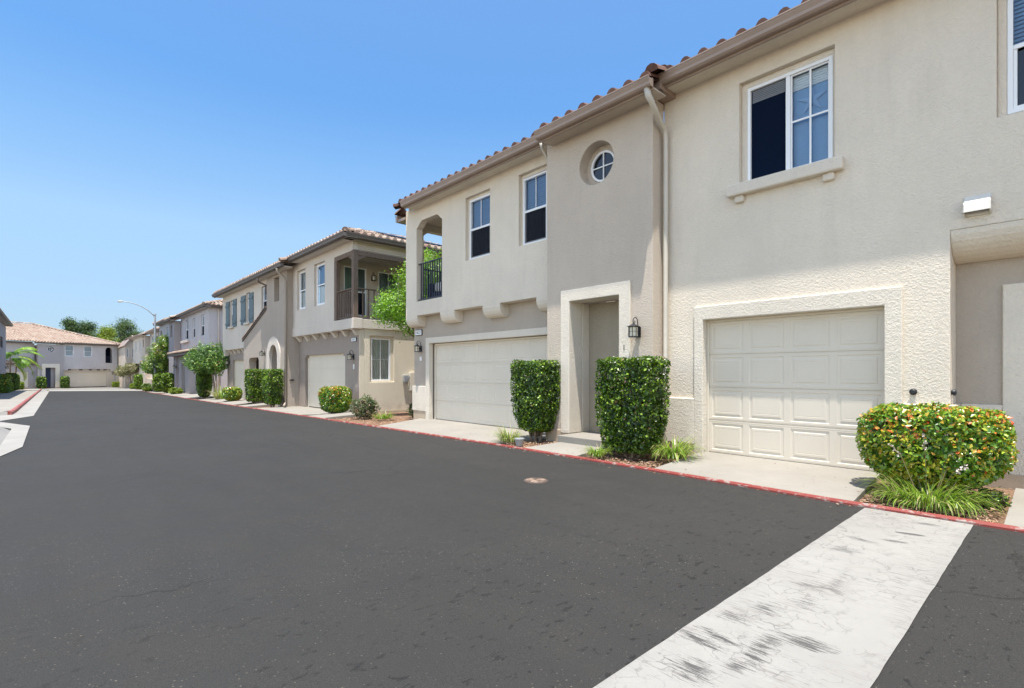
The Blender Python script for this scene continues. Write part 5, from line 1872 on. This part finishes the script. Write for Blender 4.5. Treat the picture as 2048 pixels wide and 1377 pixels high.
def hedge(name, label, cat, x, y, wx, wy, z0, z1, mat='leafhedge', dens=1500, size=0.045, e=6.0, taper=0.0, rough=0.05, red=0.0, grp=None, stem=0.14, rz=0.0, local=None, patch=0.25, bias=0.0, trunks=4):
    par = local or None
    t = thing(name, (x, y, z0), label, cat, grp, rz=rz)
    h = z1 - z0 - stem
    n = int(dens * (2 * h * (wx + wy) + wx * wy * 2))
    p, nn = superbox(n, wx, wy, h, e)
    dep = np.abs(rng.exponential(0.045, n)) - 0.012
    bumpy = nz(p, 3.0, x) * rough + nz(p, 9.0, y) * rough * 0.6
    p = p + nn * (bumpy - dep)[:, None]
    fz = (p[:, 2] / h + 0.5)
    sc = 1 - taper * np.clip(1 - fz / 0.55, 0, 1) ** 1.5
    p[:, 0] *= sc
    p[:, 1] *= sc
    tn = 0.42 + nz(p, 5.5, 3 + y) * patch + nz(p, 1.8, 7 + y) * patch + rng.normal(0, 0.24, n) + bias
    if red:
        hot = (rng.random(n) < red * (0.35 + 1.3 * np.clip(nz(p, 3.2, 21) + 0.2, 0, 1)) * np.clip(fz * 1.6 - 0.2, 0.05, 1.2))
        tn = np.where(hot, rng.uniform(0.8, 1.0, n), np.clip(tn, 0, 0.8))
    elif mat == 'leafhedge':
        tn = np.where(rng.random(n) < 0.018, 1.0, np.clip(tn, 0, 0.93))
    p = p + np.array([x, y, z0 + stem + h / 2])
    leaves('foliage', p, nn * 0.6 + rng.normal(0, 0.6, (n, 3)) + np.array([0, 0, 0.3]), size, mat, t, tn, 0.55)
    # woody inside: a tangle of twigs
    m = MB()
    for i in range(int(70 + 60 * wx * wy * h)):
        a = (x + rs.uniform(-0.12, 0.12) * wx, y + rs.uniform(-0.12, 0.12) * wy, z0 + stem * 0.5)
        f1 = rs.uniform(0.35, 0.5)
        q, nn1 = rs.uniform(0, 6.28), rs.uniform(0.5, 0.92)
        zz_ = rs.uniform(0.1, 0.93)
        s_ = (1 - taper * max(0, 1 - zz_ / 0.55) ** 1.5)
        b = (x + math.cos(q) * wx * 0.5 * nn1 * s_, y + math.sin(q) * wy * 0.5 * nn1 * s_, z0 + stem + h * zz_)
        c = tuple((a[j] * 0.5 + b[j] * 0.5) + (0.1 * h if j == 2 else rs.uniform(-0.05, 0.05)) for j in range(3))
        m.tube([a, c, b], [0.010, 0.007, 0.003], 4)
    m.build('twigs', 'twig', t, recalc=False)
    if stem > 0.03:
        m = MB()
        for i in range(trunks):
            m.cut()
            q = 6.28 * i / trunks + 0.5
            a = (x + math.cos(q) * 0.05, y + math.sin(q) * 0.07, z0 - 0.05)
            b = (x + math.cos(q) * 0.14 * wx * 1.5, y + math.sin(q) * 0.14 * wy * 1.5, z0 + stem + 0.1)
            c = (x + math.cos(q) * 0.22 * wx * 1.3, y + math.sin(q) * 0.22 * wy * 1.3, z0 + stem + 0.4 * h)
            m.tube([a, b, c], [0.028, 0.022, 0.012], 7)
        m.pieces('stem', 'bark', t)
    # solid leafy heart so that nothing shows through
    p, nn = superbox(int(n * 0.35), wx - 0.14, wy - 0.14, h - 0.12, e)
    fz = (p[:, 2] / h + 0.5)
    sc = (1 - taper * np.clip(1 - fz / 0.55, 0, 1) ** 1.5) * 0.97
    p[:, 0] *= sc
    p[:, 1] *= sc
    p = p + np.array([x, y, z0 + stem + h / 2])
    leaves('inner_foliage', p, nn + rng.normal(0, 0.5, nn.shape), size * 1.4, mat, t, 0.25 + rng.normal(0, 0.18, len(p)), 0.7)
    return t


def grass(name, label, x, y, z, n=150, L=0.4, spread=0.22, mat='grass', flowers=0, cat='grass clump', w=0.012, up=0.7, grp='strappy grass clumps'):
    t = thing(name, (x, y, z), label, cat, grp)
    m = MB()
    for i in range(n):
        q = rs.uniform(0, 2 * math.pi)
        r0 = spread * 0.45 * math.sqrt(rs.random())
        lean = rs.uniform(0.25, 1.15) ** 0.8
        ll = L * rs.uniform(0.55, 1.15)
        p = Vector((x + r0 * math.cos(q), y + r0 * math.sin(q), z))
        q2 = q + rs.uniform(-0.6, 0.6)
        d = Vector((math.cos(q2), math.sin(q2), 0))
        side = Vector((-d.y, d.x, 0))
        pts = []
        pos = p.copy()
        ang = R(88) - lean * R(35)
        for s_ in range(6):
            pts.append(pos.copy())
            pos = pos + (d * math.cos(ang) + Vector((0, 0, 1)) * math.sin(ang)) * ll / 5
            ang -= lean * R(38) * (0.6 + 0.2 * s_) * (1.25 - up)* 1.4
        tt = min(1, max(0, rs.gauss(0.62, 0.28)))
        if rs.random() < 0.12: tt = 0.0
        b = len(m.v)
        for k_, pt in enumerate(pts):
            ww = w * (1 - (k_ / 5.0) ** 2 * 0.92) * rs.uniform(0.9, 1.1)
            zc = max(pt.z, z + 0.01)
            m.v.append((pt.x + side.x * ww * 0.5, pt.y + side.y * ww * 0.5, zc))
            m.v.append((pt.x - side.x * ww * 0.5, pt.y - side.y * ww * 0.5, zc))
        for k_ in range(5):
            m.f.append((b + 2 * k_, b + 2 * k_ + 1, b + 2 * k_ + 3, b + 2 * k_ + 2))
            m.t.append(tt)
    m.build('blades', mat, t, recalc=False)
    if flowers:
        ms, mf = MB(), MB()
        for i in range(flowers):
            q = rs.uniform(0, 6.28)
            d = Vector((math.cos(q), math.sin(q), 0))
            a = Vector((x, y, z)) + d * 0.05
            b = a + d * 0.2 * rs.uniform(0.5, 1.4) + Vector((0, 0, L * rs.uniform(0.7, 1.3)))
            c = b + d * 0.15 * rs.uniform(0.6, 1.3) + Vector((0, 0, L * rs.uniform(0.0, 0.45)))
            ms.tube([a, b, c], [0.0035, 0.003, 0.002], 4)
            for j in range(9):
                u = rs.random()
                pz = b.lerp(c, u) + Vector((rs.uniform(-1, 1), rs.uniform(-1, 1), rs.uniform(-1, 1))) * 0.014
                for k_ in range(3):
                    e1 = Vector((rs.uniform(-1, 1), rs.uniform(-1, 1), rs.uniform(-1, 1))).normalized() * 0.011
                    e2 = e1.cross(Vector((rs.uniform(-1, 1), rs.uniform(-1, 1), rs.uniform(-1, 1)))).normalized() * 0.009
                    mf.poly([pz, pz + e1 + e2, pz + e1 * 2, pz + e1 - e2])
        ms.build('flower_stalks', 'leafstalk', t, recalc=False)
        mf.build('blossoms', 'flower', t, recalc=False)
    return t


M['leafstalk'] = plain('flower_stalk', (0.20, 0.16, 0.07), 0.8, var=0.2)


def tree(name, label, cat, base, trunk, blobs, n, size, mat, grp=None, asp=0.5, droop=0.0, shell=0.6, bias=0.0, patch=0.3, limb=0.03, clump=0.0, trunks=None):
    """trunk: list of (x,y,z,r); blobs: (cx,cy,cz,rx,ry,rz,weight)"""
    t = thing(name, base, label, cat, grp)
    m = MB()
    for tr in (trunks or [trunk]):
        m.tube([q[:3] for q in tr], [q[3] for q in tr], 9)
    top = Vector(trunk[-1][:3])
    for b in blobs:
        c = Vector(b[:3])
        mid = top.lerp(c, 0.5) + Vector((rs.uniform(-0.1, 0.1), rs.uniform(-0.1, 0.1), -0.05)) * b[3]
        m.tube([top, mid, c], [limb, limb * 0.6, limb * 0.3], 6)
        for j in range(5):
            d = Vector((rs.gauss(0, 1), rs.gauss(0, 1), rs.gauss(0.3, 0.7))).normalized()
            e_ = c + Vector((d.x * b[3], d.y * b[4], d.z * b[5])) * 0.8
            m.tube([mid.lerp(c, rs.random()), c.lerp(e_, 0.5), e_], [limb * 0.4, limb * 0.25, limb * 0.1], 4)
    m.build('trunk', 'bark', t, recalc=False)
    wt = np.array([b[6] for b in blobs], float)
    wt /= wt.sum()
    P, N = [], []
    for b, w_ in zip(blobs, wt):
        k_ = int(n * w_)
        if clump:       # leaves gathered round twig ends
            nc = max(8, int(k_ / clump))
            d = rng.normal(size=(nc, 3))
            d /= np.linalg.norm(d, axis=1, keepdims=True)
            rr = rng.uniform(shell, 1.0, nc) ** 0.7
            cc = d * rr[:, None]
            ci = rng.integers(0, nc, k_)
            q = cc[ci] * np.array(b[3:6]) + rng.normal(0, size * 1.25, (k_, 3))
            dn = d[ci]
        else:
            d = rng.normal(size=(k_, 3))
            d /= np.linalg.norm(d, axis=1, keepdims=True)
            rr = (rng.uniform(shell ** 3, 1, k_)) ** (1 / 3)
            q = d * rr[:, None]
            q = q * (1 + 0.75 * nz(q * 1.0, 2.4, b[0]))[:, None]
            q = q * np.array(b[3:6])
            dn = d
        P.append(q + np.array(b[:3]))
        N.append(dn)
    P, N = np.concatenate(P), np.concatenate(N)
    N = N * 0.6 + rng.normal(0, 0.5, N.shape) + np.array([0, 0, 0.35])
    tn = 0.45 + nz(P, 0.9 / max(0.4, blobs[0][3]), 5) * patch + nz(P, 2.5 / max(0.4, blobs[0][3]), 9) * patch + rng.normal(0, 0.18, len(P)) + bias
    leaves('crown', P, N, size, mat, t, tn, asp)
    return t


HG = 'clipped hedge blocks between the driveways'
# near right side
hedge('golden_bush', 'big golden green bush with orange tips before the single cream garage door', 'bush', 6.93, 0.985, 0.82, 1.27, -0.02, 0.94, 'leafbush', 2100, 0.050, 3.6, 0.40, 0.06, red=0.28, stem=0.10, patch=0.45, bias=0.14, trunks=5)
hedge('clipped_hedge', 'tall dense clipped hedge right of the tower entry, tapering to its foot', 'hedge', 6.80, 4.66, 0.66, 1.0, -0.03, 1.53, 'leafhedge', 1700, 0.052, 14, 0.26, 0.035, grp=HG, stem=0.10, rz=0)
hedge('clipped_hedge', 'tall clipped hedge left of the tower entry, before the wide garage door', 'hedge', 7.12, 7.12, 0.62, 0.88, -0.06, 1.53, 'leafhedge', 1700, 0.052, 12, 0.34, 0.04, grp=HG, stem=0.22)
grass('grass_clump', 'green strappy grass with white flower stalks under the golden bush', 6.45, 0.95, -0.0, 620, 0.44, 0.72, flowers=9, w=0.012, up=0.35)
grass('grass_clump', 'bright green arching grass beside the left edge of the single garage', 6.95, 4.02, 0.02, 190, 0.50, 0.42, w=0.018, up=0.5)
grass('grass_clump', 'small green grass tuft at the kerb before the tower entry hedge', 6.34, 4.98, -0.01, 170, 0.27, 0.26, w=0.012)
grass('dry_grass_clump', 'half dry grass tuft at the kerb left of the entry walk', 6.55, 7.28, -0.03, 230, 0.42, 0.36, 'drygrass', w=0.010)
# small pot next to it
t = thing('plant_pot', (6.42, 6.85, -0.02), 'small grey pot standing by the dry grass at the kerb', 'plant pot')
m = MB()
cp = lambda r, z, n=18: [(6.42 + r * math.cos(2 * math.pi * i / n), 6.85 + r * math.sin(2 * math.pi * i / n), z) for i in range(n)]
m.prism(cp(0.062, -0.05), cp(0.085, 0.07))
m.build('pot_body', 'steel', t)
m = MB()
m.prism(cp(0.094, 0.0705), cp(0.094, 0.09))
m.build('rim', 'steel', t)
# between building 1 and 2
hedge('golden_bush', 'rounded bush with orange top before the ribbed garage door', 'bush', 7.25, 17.0, 0.85, 1.05, -0.15, 0.80, 'leafbush', 1300, 0.062, 5, 0.22, 0.06, red=0.3, stem=0.10, patch=0.35, bias=0.0)
hedge('dusky_shrub', 'dusky pink and green loose shrub right of the orange topped bush', 'shrub', 7.30, 14.85, 0.75, 0.75, -0.10, 0.56, 'leafindian', 900, 0.055, 2.2, 0.2, 0.16, stem=0.02, patch=0.5)
hedge('dusky_shrub', 'small thin shrub against the left corner of the nearest house', 'shrub', 8.30, 13.62, 0.42, 0.34, -0.08, 0.42, 'leafindian', 700, 0.05, 2.2, 0.2, 0.14, stem=0.02, patch=0.5)
grass('grass_clump', 'low bright green ground plant beside the dusky shrub', 7.45, 13.95, -0.10, 160, 0.28, 0.55, w=0.022, up=0.75)
tree('leafy_tree', 'bright green leafy tree filling the gap beside the corner balcony', 'tree', (9.5, 15.0, -0.1), [(9.55, 15.0, -0.15, 0.07), (9.5, 15.05, 1.2, 0.06), (9.4, 15.1, 2.4, 0.05)],
     [(8.75, 15.25, 3.55, 0.85, 0.65, 0.62, 3), (8.35, 15.35, 3.30, 0.55, 0.5, 0.42, 1.4), (9.3, 15.1, 4.4, 0.8, 0.7, 0.75, 3), (9.9, 15.0, 4.95, 0.8, 0.7, 0.65, 2.5), (9.0, 15.0, 2.95, 0.6, 0.5, 0.42, 1.2), (9.9, 15.0, 3.8, 0.8, 0.7, 0.8, 2)], 11000, 0.085, 'leafbright', asp=0.42, clump=9, shell=0.35, patch=0.35)
# before building 2
hedge('clipped_hedge', 'tall clipped hedge block before the arched tower', 'hedge', 7.02, 22.9, 0.62, 0.95, -0.16, 1.42, 'leafhedge', 1200, 0.066, 12, 0.2, 0.045, grp=HG, stem=0.12, bias=0.05)
hedge('clipped_hedge', 'clipped hedge block behind the one at the arched tower', 'hedge', 7.12, 25.9, 0.6, 0.9, -0.18, 1.44, 'leafhedge', 950, 0.072, 12, 0.18, 0.05, grp=HG, stem=0.12, bias=0.08)
hedge('golden_bush', 'low yellow green clipped bush before the far ribbed garage', 'bush', 7.15, 29.9, 0.8, 1.0, -0.24, 0.50, 'leafbush', 900, 0.075, 4, 0.2, 0.05, red=0.2, stem=0.06, patch=0.35, bias=0.1)
hedge('clipped_hedge', 'dark clipped hedge block under the broad magnolia tree', 'hedge', 7.2, 36.8, 0.75, 1.05, -0.33, 1.3, 'leafhedge', 800, 0.085, 6, 0.3, 0.05, grp=HG, stem=0.1)
grass('dry_grass_clump', 'spiky dry grass beside the magnolia trunks', 7.3, 32.9, -0.25, 160, 0.95, 0.7, 'drygrass', w=0.03, up=0.9)
tree('magnolia_tree', 'broad glossy dark green magnolia on two thin trunks before the blue shutters', 'tree', (7.35, 34.8, -0.3), [(7.35, 34.6, -0.35, 0.06), (7.35, 34.9, 0.6, 0.05), (7.3, 35.2, 1.35, 0.045)],
     [(7.1, 36.9, 2.0, 0.95, 1.2, 0.72, 2.5), (7.3, 35.4, 2.25, 1.0, 1.0, 0.85, 3), (7.4, 34.6, 1.95, 0.75, 0.7, 0.75, 1.6), (7.2, 36.0, 1.75, 1.0, 1.4, 0.55, 2)], 9000, 0.135, 'leafmag', asp=0.45, shell=0.6, patch=0.35,
     trunks=[[(7.35, 34.6, -0.35, 0.06), (7.35, 34.9, 0.6, 0.05), (7.3, 35.2, 1.5, 0.045)], [(7.25, 33.9, -0.35, 0.06), (7.3, 34.1, 0.7, 0.055), (7.35, 34.6, 1.5, 0.045)]])
# before building 3
hedge('clipped_hedge', 'mid green hedge block left of the small tiled porch', 'hedge', 7.35, 51.2, 0.8, 1.0, -0.47, 1.22, 'leafhedge', 600, 0.11, 6, 0.2, 0.07, grp=HG, stem=0.08, bias=0.12)
hedge('clipped_hedge', 'pale clipped hedge block next to the street lamp', 'hedge', 7.35, 56.0, 0.8, 1.5, -0.5, 1.22, 'leafhedge', 600, 0.11, 5, 0.2, 0.07, grp=HG, stem=0.08, bias=0.15)
hedge('low_shrub', 'low yellowish leafy plant before the small tiled porch', 'shrub', 7.2, 46.6, 0.8, 1.3, -0.42, 0.12, 'leafyel', 500, 0.10, 2.4, 0.1, 0.12, stem=0.02, patch=0.4)
grass('grass_clump', 'upright yellow green grass at the foot of the pink tinged tree', 7.1, 59.5, -0.55, 220, 0.75, 0.8, w=0.05, up=0.9)
hedge('low_shrub', 'dark low rounded shrub behind the upright grass', 'shrub', 7.2, 62.5, 0.8, 1.3, -0.55, 0.15, 'leafhedge', 450, 0.12, 3, 0.1, 0.1, stem=0.02)
tree('flowering_tree', 'tall bushy tree with pink tinged leaves beside the street lamp', 'tree', (7.3, 58.8, -0.55), [(7.3, 58.8, -0.6, 0.10), (7.3, 58.8, 0.4, 0.09), (7.3, 58.8, 1.2, 0.08)],
     [(7.45, 57.4, 2.1, 1.0, 1.8, 0.95, 3), (7.6, 56.2, 3.1, 0.85, 1.3, 0.9, 2.4), (7.7, 55.4, 4.0, 0.6, 0.9, 0.7, 1.2), (7.15, 59.5, 1.75, 0.7, 1.2, 0.6, 1.4)], 8000, 0.16, 'leafplum', asp=0.5, shell=0.6, patch=0.4)
hedge('clipped_hedge', 'farthest right hedge block below the bronze leaved tree', 'hedge', 7.6, 72.0, 0.9, 1.6, -0.7, 1.02, 'leafhedge', 420, 0.14, 6, 0.2, 0.07, grp=HG, stem=0.08, bias=0.2)
hedge('low_shrub', 'bright green shrub beside the farthest right hedge', 'shrub', 7.6, 76.5, 0.9, 1.6, -0.75, -0.05, 'leafyel', 420, 0.14, 2.6, 0.1, 0.1, stem=0.02, bias=0.15)
tree('bronze_tree', 'flat topped bronze leaved tree before the fourth house', 'tree', (7.6, 80.5, -0.75), [(7.6, 79.5, -0.8, 0.10), (7.6, 80.4, 0.2, 0.08), (7.6, 81.5, 0.9, 0.07)],
     [(7.4, 83.0, 1.55, 1.0, 2.2, 0.6, 2), (7.7, 80.0, 1.8, 0.9, 1.7, 0.65, 2), (7.3, 86.5, 1.2, 0.8, 1.6, 0.5, 1.2)], 6000, 0.18, 'leafolive', asp=0.5, shell=0.5, patch=0.35)


# end building hedges (positions in its rotated frame)
def el_(u, w):
    a = R(20)
    return 6.6 + u * math.cos(a) + w * math.sin(a), 93.5 + u * math.sin(a) - w * math.cos(a)


for (u, w, wx, wy, z1, lab, mt, nm, ct) in ((-8.3, 1.1, 0.95, 0.8, 0.73, 'clipped hedge block left of the far navy door', 'leafhedge', 'clipped_hedge', 'hedge'), (-5.85, 1.1, 0.9, 0.8, 0.75, 'clipped hedge block right of the far navy door', 'leafhedge', 'clipped_hedge', 'hedge'),
                                         (0.05, 1.2, 0.95, 0.9, -0.08, 'low clipped bush right of the far double garage', 'leafyel', 'low_shrub', 'shrub'), (1.1, 1.0, 0.8, 0.9, -0.02, 'low dark bush at the right corner of the far end house', 'leafhedge', 'low_shrub', 'shrub')):
    x, y = el_(u, w)
    hedge(nm, lab, ct, x, y, wx, wy, -0.85, z1, mt, 420, 0.13, 6, 0.05, 0.05, grp=HG if ct == 'hedge' else None, stem=0.06)
hedge('low_shrub', 'bright green shrubs before the low cream garden wall', 'shrub', 8.6, 96.5, 2.0, 1.4, -0.9, 0.1, 'leafyel', 300, 0.16, 2.4, 0.05, 0.15, stem=0.02)
# left side
LH = 'hedge blocks along the left pavement'
for (x, y, wx, wy, z1, mt, lab, b_) in ((-3.0, 61.5, 1.0, 1.9, 1.12, 'leafbush', 'yellow green hedge block nearest on the left pavement', -0.05), (-2.95, 66.0, 0.8, 1.4, 0.35, 'leafyel', 'low yellowish bush between the left hedge blocks', 0.05),
                                 (-3.1, 70.5, 1.3, 1.6, 1.22, 'leafhedge', 'tall dark hedge block second on the left pavement', -0.1), (-2.9, 76.0, 0.9, 1.6, 1.1, 'leafhedge', 'narrow dark hedge block third on the left pavement', 0.05),
                                 (-2.6, 80.0, 0.8, 1.4, 0.2, 'leafyel', 'last low bush of the left hedge row', 0.05)):
    hedge('clipped_hedge', lab, 'hedge', x, y, wx, wy, gz(y) + 0.08, z1, mt, 480, 0.12, 6, 0.05, 0.06, grp=LH, stem=0.05, bias=b_, red=0.12 if mt == 'leafbush' else 0)


def palm(name, label, x, y, z, fr, grp=None):
    t = thing(name, (x, y, z), label, 'palm')
    m = MB()
    for (px, py, ph) in ((0, 0, 3.7), (0.3, 0.2, 3.0), (-0.3, 0.1, 3.3)):
        m.cut()
        m.tube([(x + px, y + py, z - 0.1), (x + px * 1.3, y + py, z + ph * 0.5), (x + px * 1.5, y + py, z + ph)], [0.09, 0.07, 0.05], 8)
    m.pieces('trunk', 'bark', t)
    for (q, el, L, z0, tt) in fr:
        m = MB()
        d = Vector((math.cos(q), math.sin(q), 0))
        p = Vector((x + 0.3 * d.x, y + 0.3 * d.y, z + z0))
        side = Vector((-d.y, d.x, 0))
        ang = el
        pts = []
        ns = 22
        for i in range(ns + 1):
            pts.append((p.copy(), ang))
            p = p + (d * math.cos(ang) + Vector((0, 0, 1)) * math.sin(ang)) * L / ns
            ang -= R(4.6)
        m.tube([a for a, _ in pts], [0.022 * (1 - 0.8 * i / ns) for i in range(ns + 1)], 5, t=0.5)
        for i in range(2, ns):
            a, an = pts[i]
            for sg in (-1, 1):
                for h_ in (0, 0.5):
                    a2 = a.lerp(pts[i + 1][0], h_)
                    ll = 0.62 * math.sin(math.pi * (i / ns) ** 0.7) + 0.12
                    fwd = d * math.cos(an) + Vector((0, 0, 1)) * math.sin(an)
                    dd = (side * sg * 0.9 + fwd * 0.65 + Vector((0, 0, -0.25))).normalized()
                    w_ = fwd.cross(dd).cross(dd).normalized() * 0.025
                    mid = a2 + dd * ll * 0.5
                    tip = a2 + dd * ll + Vector((0, 0, -0.14))
                    m.poly([a2, mid + w_, tip, mid - w_], min(1, max(0, rs.gauss(tt, 0.15))))
        m.build('frond', 'palm', t, recalc=False)
    return t


palm('palm_tree', 'arching yellow green palm behind the left hedge row', -3.0, 72.5, -0.6,
     [(R(0), R(42), 2.6, 3.7, 0.5), (R(-8), R(15), 2.6, 3.5, 0.7), (R(5), R(-2), 2.5, 3.1, 0.85), (R(-30), R(60), 2.2, 3.8, 0.45), (R(180), R(50), 2.0, 3.7, 0.4), (R(100), R(45), 2.2, 3.6, 0.4), (R(-100), R(40), 2.0, 3.5, 0.35), (R(30), R(62), 2.4, 3.8, 0.6), (R(-20), R(-15), 2.0, 2.7, 0.9), (R(-60), R(20), 2.0, 3.3, 0.4), (R(60), R(20), 2.2, 3.3, 0.5), (R(-45), R(35), 2.1, 3.1, 0.3), (R(-75), R(55), 2.0, 3.5, 0.3), (R(8), R(28), 2.6, 3.0, 0.95)])
# trees beyond the end house
BT = 'trees rising beyond the far end house'
for (x, y, top, r, mt, lab, nm) in ((2.6, 112, 9.9, 1.3, 'leafpine', 'small dark pine left of the group beyond the end house roof', 'pine_tree'), (4.9, 113, 9.8, 1.7, 'leafpine', 'rounded dark pine second from left beyond the end house roof', 'pine_tree'),
                            (7.2, 108, 8.6, 1.5, 'leafyel', 'yellow green tree low between the dark pines', 'broadleaf_tree'), (9.5, 114, 10.6, 2.4, 'leafpine', 'tallest dark pine beyond the end house roof', 'pine_tree'),
                            (11.6, 118, 8.9, 2.0, 'leafpine', 'shaggy pine at the right of the far tree group', 'pine_tree'), (9.6, 106, 5.2, 2.4, 'leafyel', 'golden green bushy tree right of the end house', 'broadleaf_tree'),
                            (14.5, 104, 8.3, 1.8, 'leafpine', 'thin grey green tree top over the fourth house roof', 'pine_tree'), (8.0, 103.5, 3.2, 1.6, 'leafbright', 'bright low tree behind the cream garden wall', 'broadleaf_tree')):
    bl_ = []
    hgt = top + 1.0
    nb = 16
    for i in range(nb):
        f_ = i / (nb - 1)
        zz_ = -0.3 + hgt * (0.08 + 0.86 * f_)
        rr = r * (0.75 + 0.75 * math.sin(math.pi * min(1, f_ * 0.7 + 0.22)))
        q = rs.uniform(0, 6.28)
        off = rr * rs.uniform(0.25, 0.75) * (1 - 0.5 * f_)
        bl_.append((x + off * math.cos(q), y + off * math.sin(q), min(zz_, top - 0.35 * r), rr * 0.6, rr * 0.6, rr * 0.5, 1 + rr))
    tree(nm, lab, 'tree', (x, y, -1.1), [(x, y, -1.2, 0.22), (x, y, hgt * 0.4, 0.16), (x + 0.1, y, hgt * 0.8, 0.08)], bl_, 15000, 0.24, mt, grp=BT, asp=0.4, shell=0.3, patch=0.45, clump=14, limb=0.06)

# ================================================================== mulch chips on the planting beds
beds = [((1.0, -0.0), 0.42, 1.47), ((0, 0), 3.84, 5.25), ((0, 0), 6.5, 7.4), ((0, 0), 12.05, 15.6)]
m = MB()
for (_, y0, y1) in beds:
    cnt = int((y1 - y0) * (2600 if y0 < 8 else 900))
    for i in range(cnt):
        y = rs.uniform(y0, y1)
        x = rs.uniform(kx(y) + 0.05, 7.62 if y < 5 else (7.33 if y < 8 else 8.3))
        z = gz(y) - 0.018 + 0.07 * min(1, (x - kx(y)) / 0.5) * (1 if y0 < 8 else 0.7) * 0.25
        s_ = rs.uniform(0.006, 0.02)
        q = rs.uniform(0, 6.28)
        a = Vector((math.cos(q), math.sin(q), rs.uniform(-0.4, 0.4))) * s_
        b = Vector((-math.sin(q), math.cos(q), rs.uniform(-0.4, 0.4))) * s_ * rs.uniform(0.25, 0.6)
        p = Vector((x, y, z + rs.uniform(0.004, 0.02)))
        m.poly([p - a - b, p + a - b, p + a + b, p - a + b], rs.random())
group(m.build('mulch', 'chips', recalc=False), 'loose reddish bark chips covering the planting beds beside the kerb', 'mulch', None, 'stuff')

# dead leaves blown on the driveways and along the kerb
m = MB()
for i in range(420):
    y = rs.uniform(0.0, 16.0)
    x = kx(y) + (abs(rs.gauss(0, 0.10)) * -1 - 0.01 if rs.random() < 0.45 else rs.uniform(0.05, 1.6))
    on = x > kx(y)
    f_ = min(1, max(0, (x - kx(y)) / 1.8))
    z = gz(y) + 0.006 if not on else gz(y) + 0.045 + 0.075 * f_
    q = rs.uniform(0, 6.28)
    s_ = rs.uniform(0.006, 0.018)
    a = Vector((math.cos(q), math.sin(q), rs.uniform(-0.2, 0.2))) * s_
    b = Vector((-math.sin(q), math.cos(q), rs.uniform(-0.2, 0.2))) * s_ * 0.45
    p = Vector((x, y, z + 0.004))
    m.poly([p - a, p + b, p + a, p - b + Vector((0, 0, 0.004))], rs.random())
group(m.build('leaf_litter', 'chips', recalc=False), 'scattered dead leaves and grit along the red kerb', 'leaf litter', None, 'stuff')

hedge('low_shrub', 'small dark leafy plant at the right end of the golden bush bed', 'shrub', 6.75, 0.50, 0.26, 0.26, 0.0, 0.19, 'leafhedge', 1500, 0.035, 2.2, 0.1, 0.05, stem=0.01)
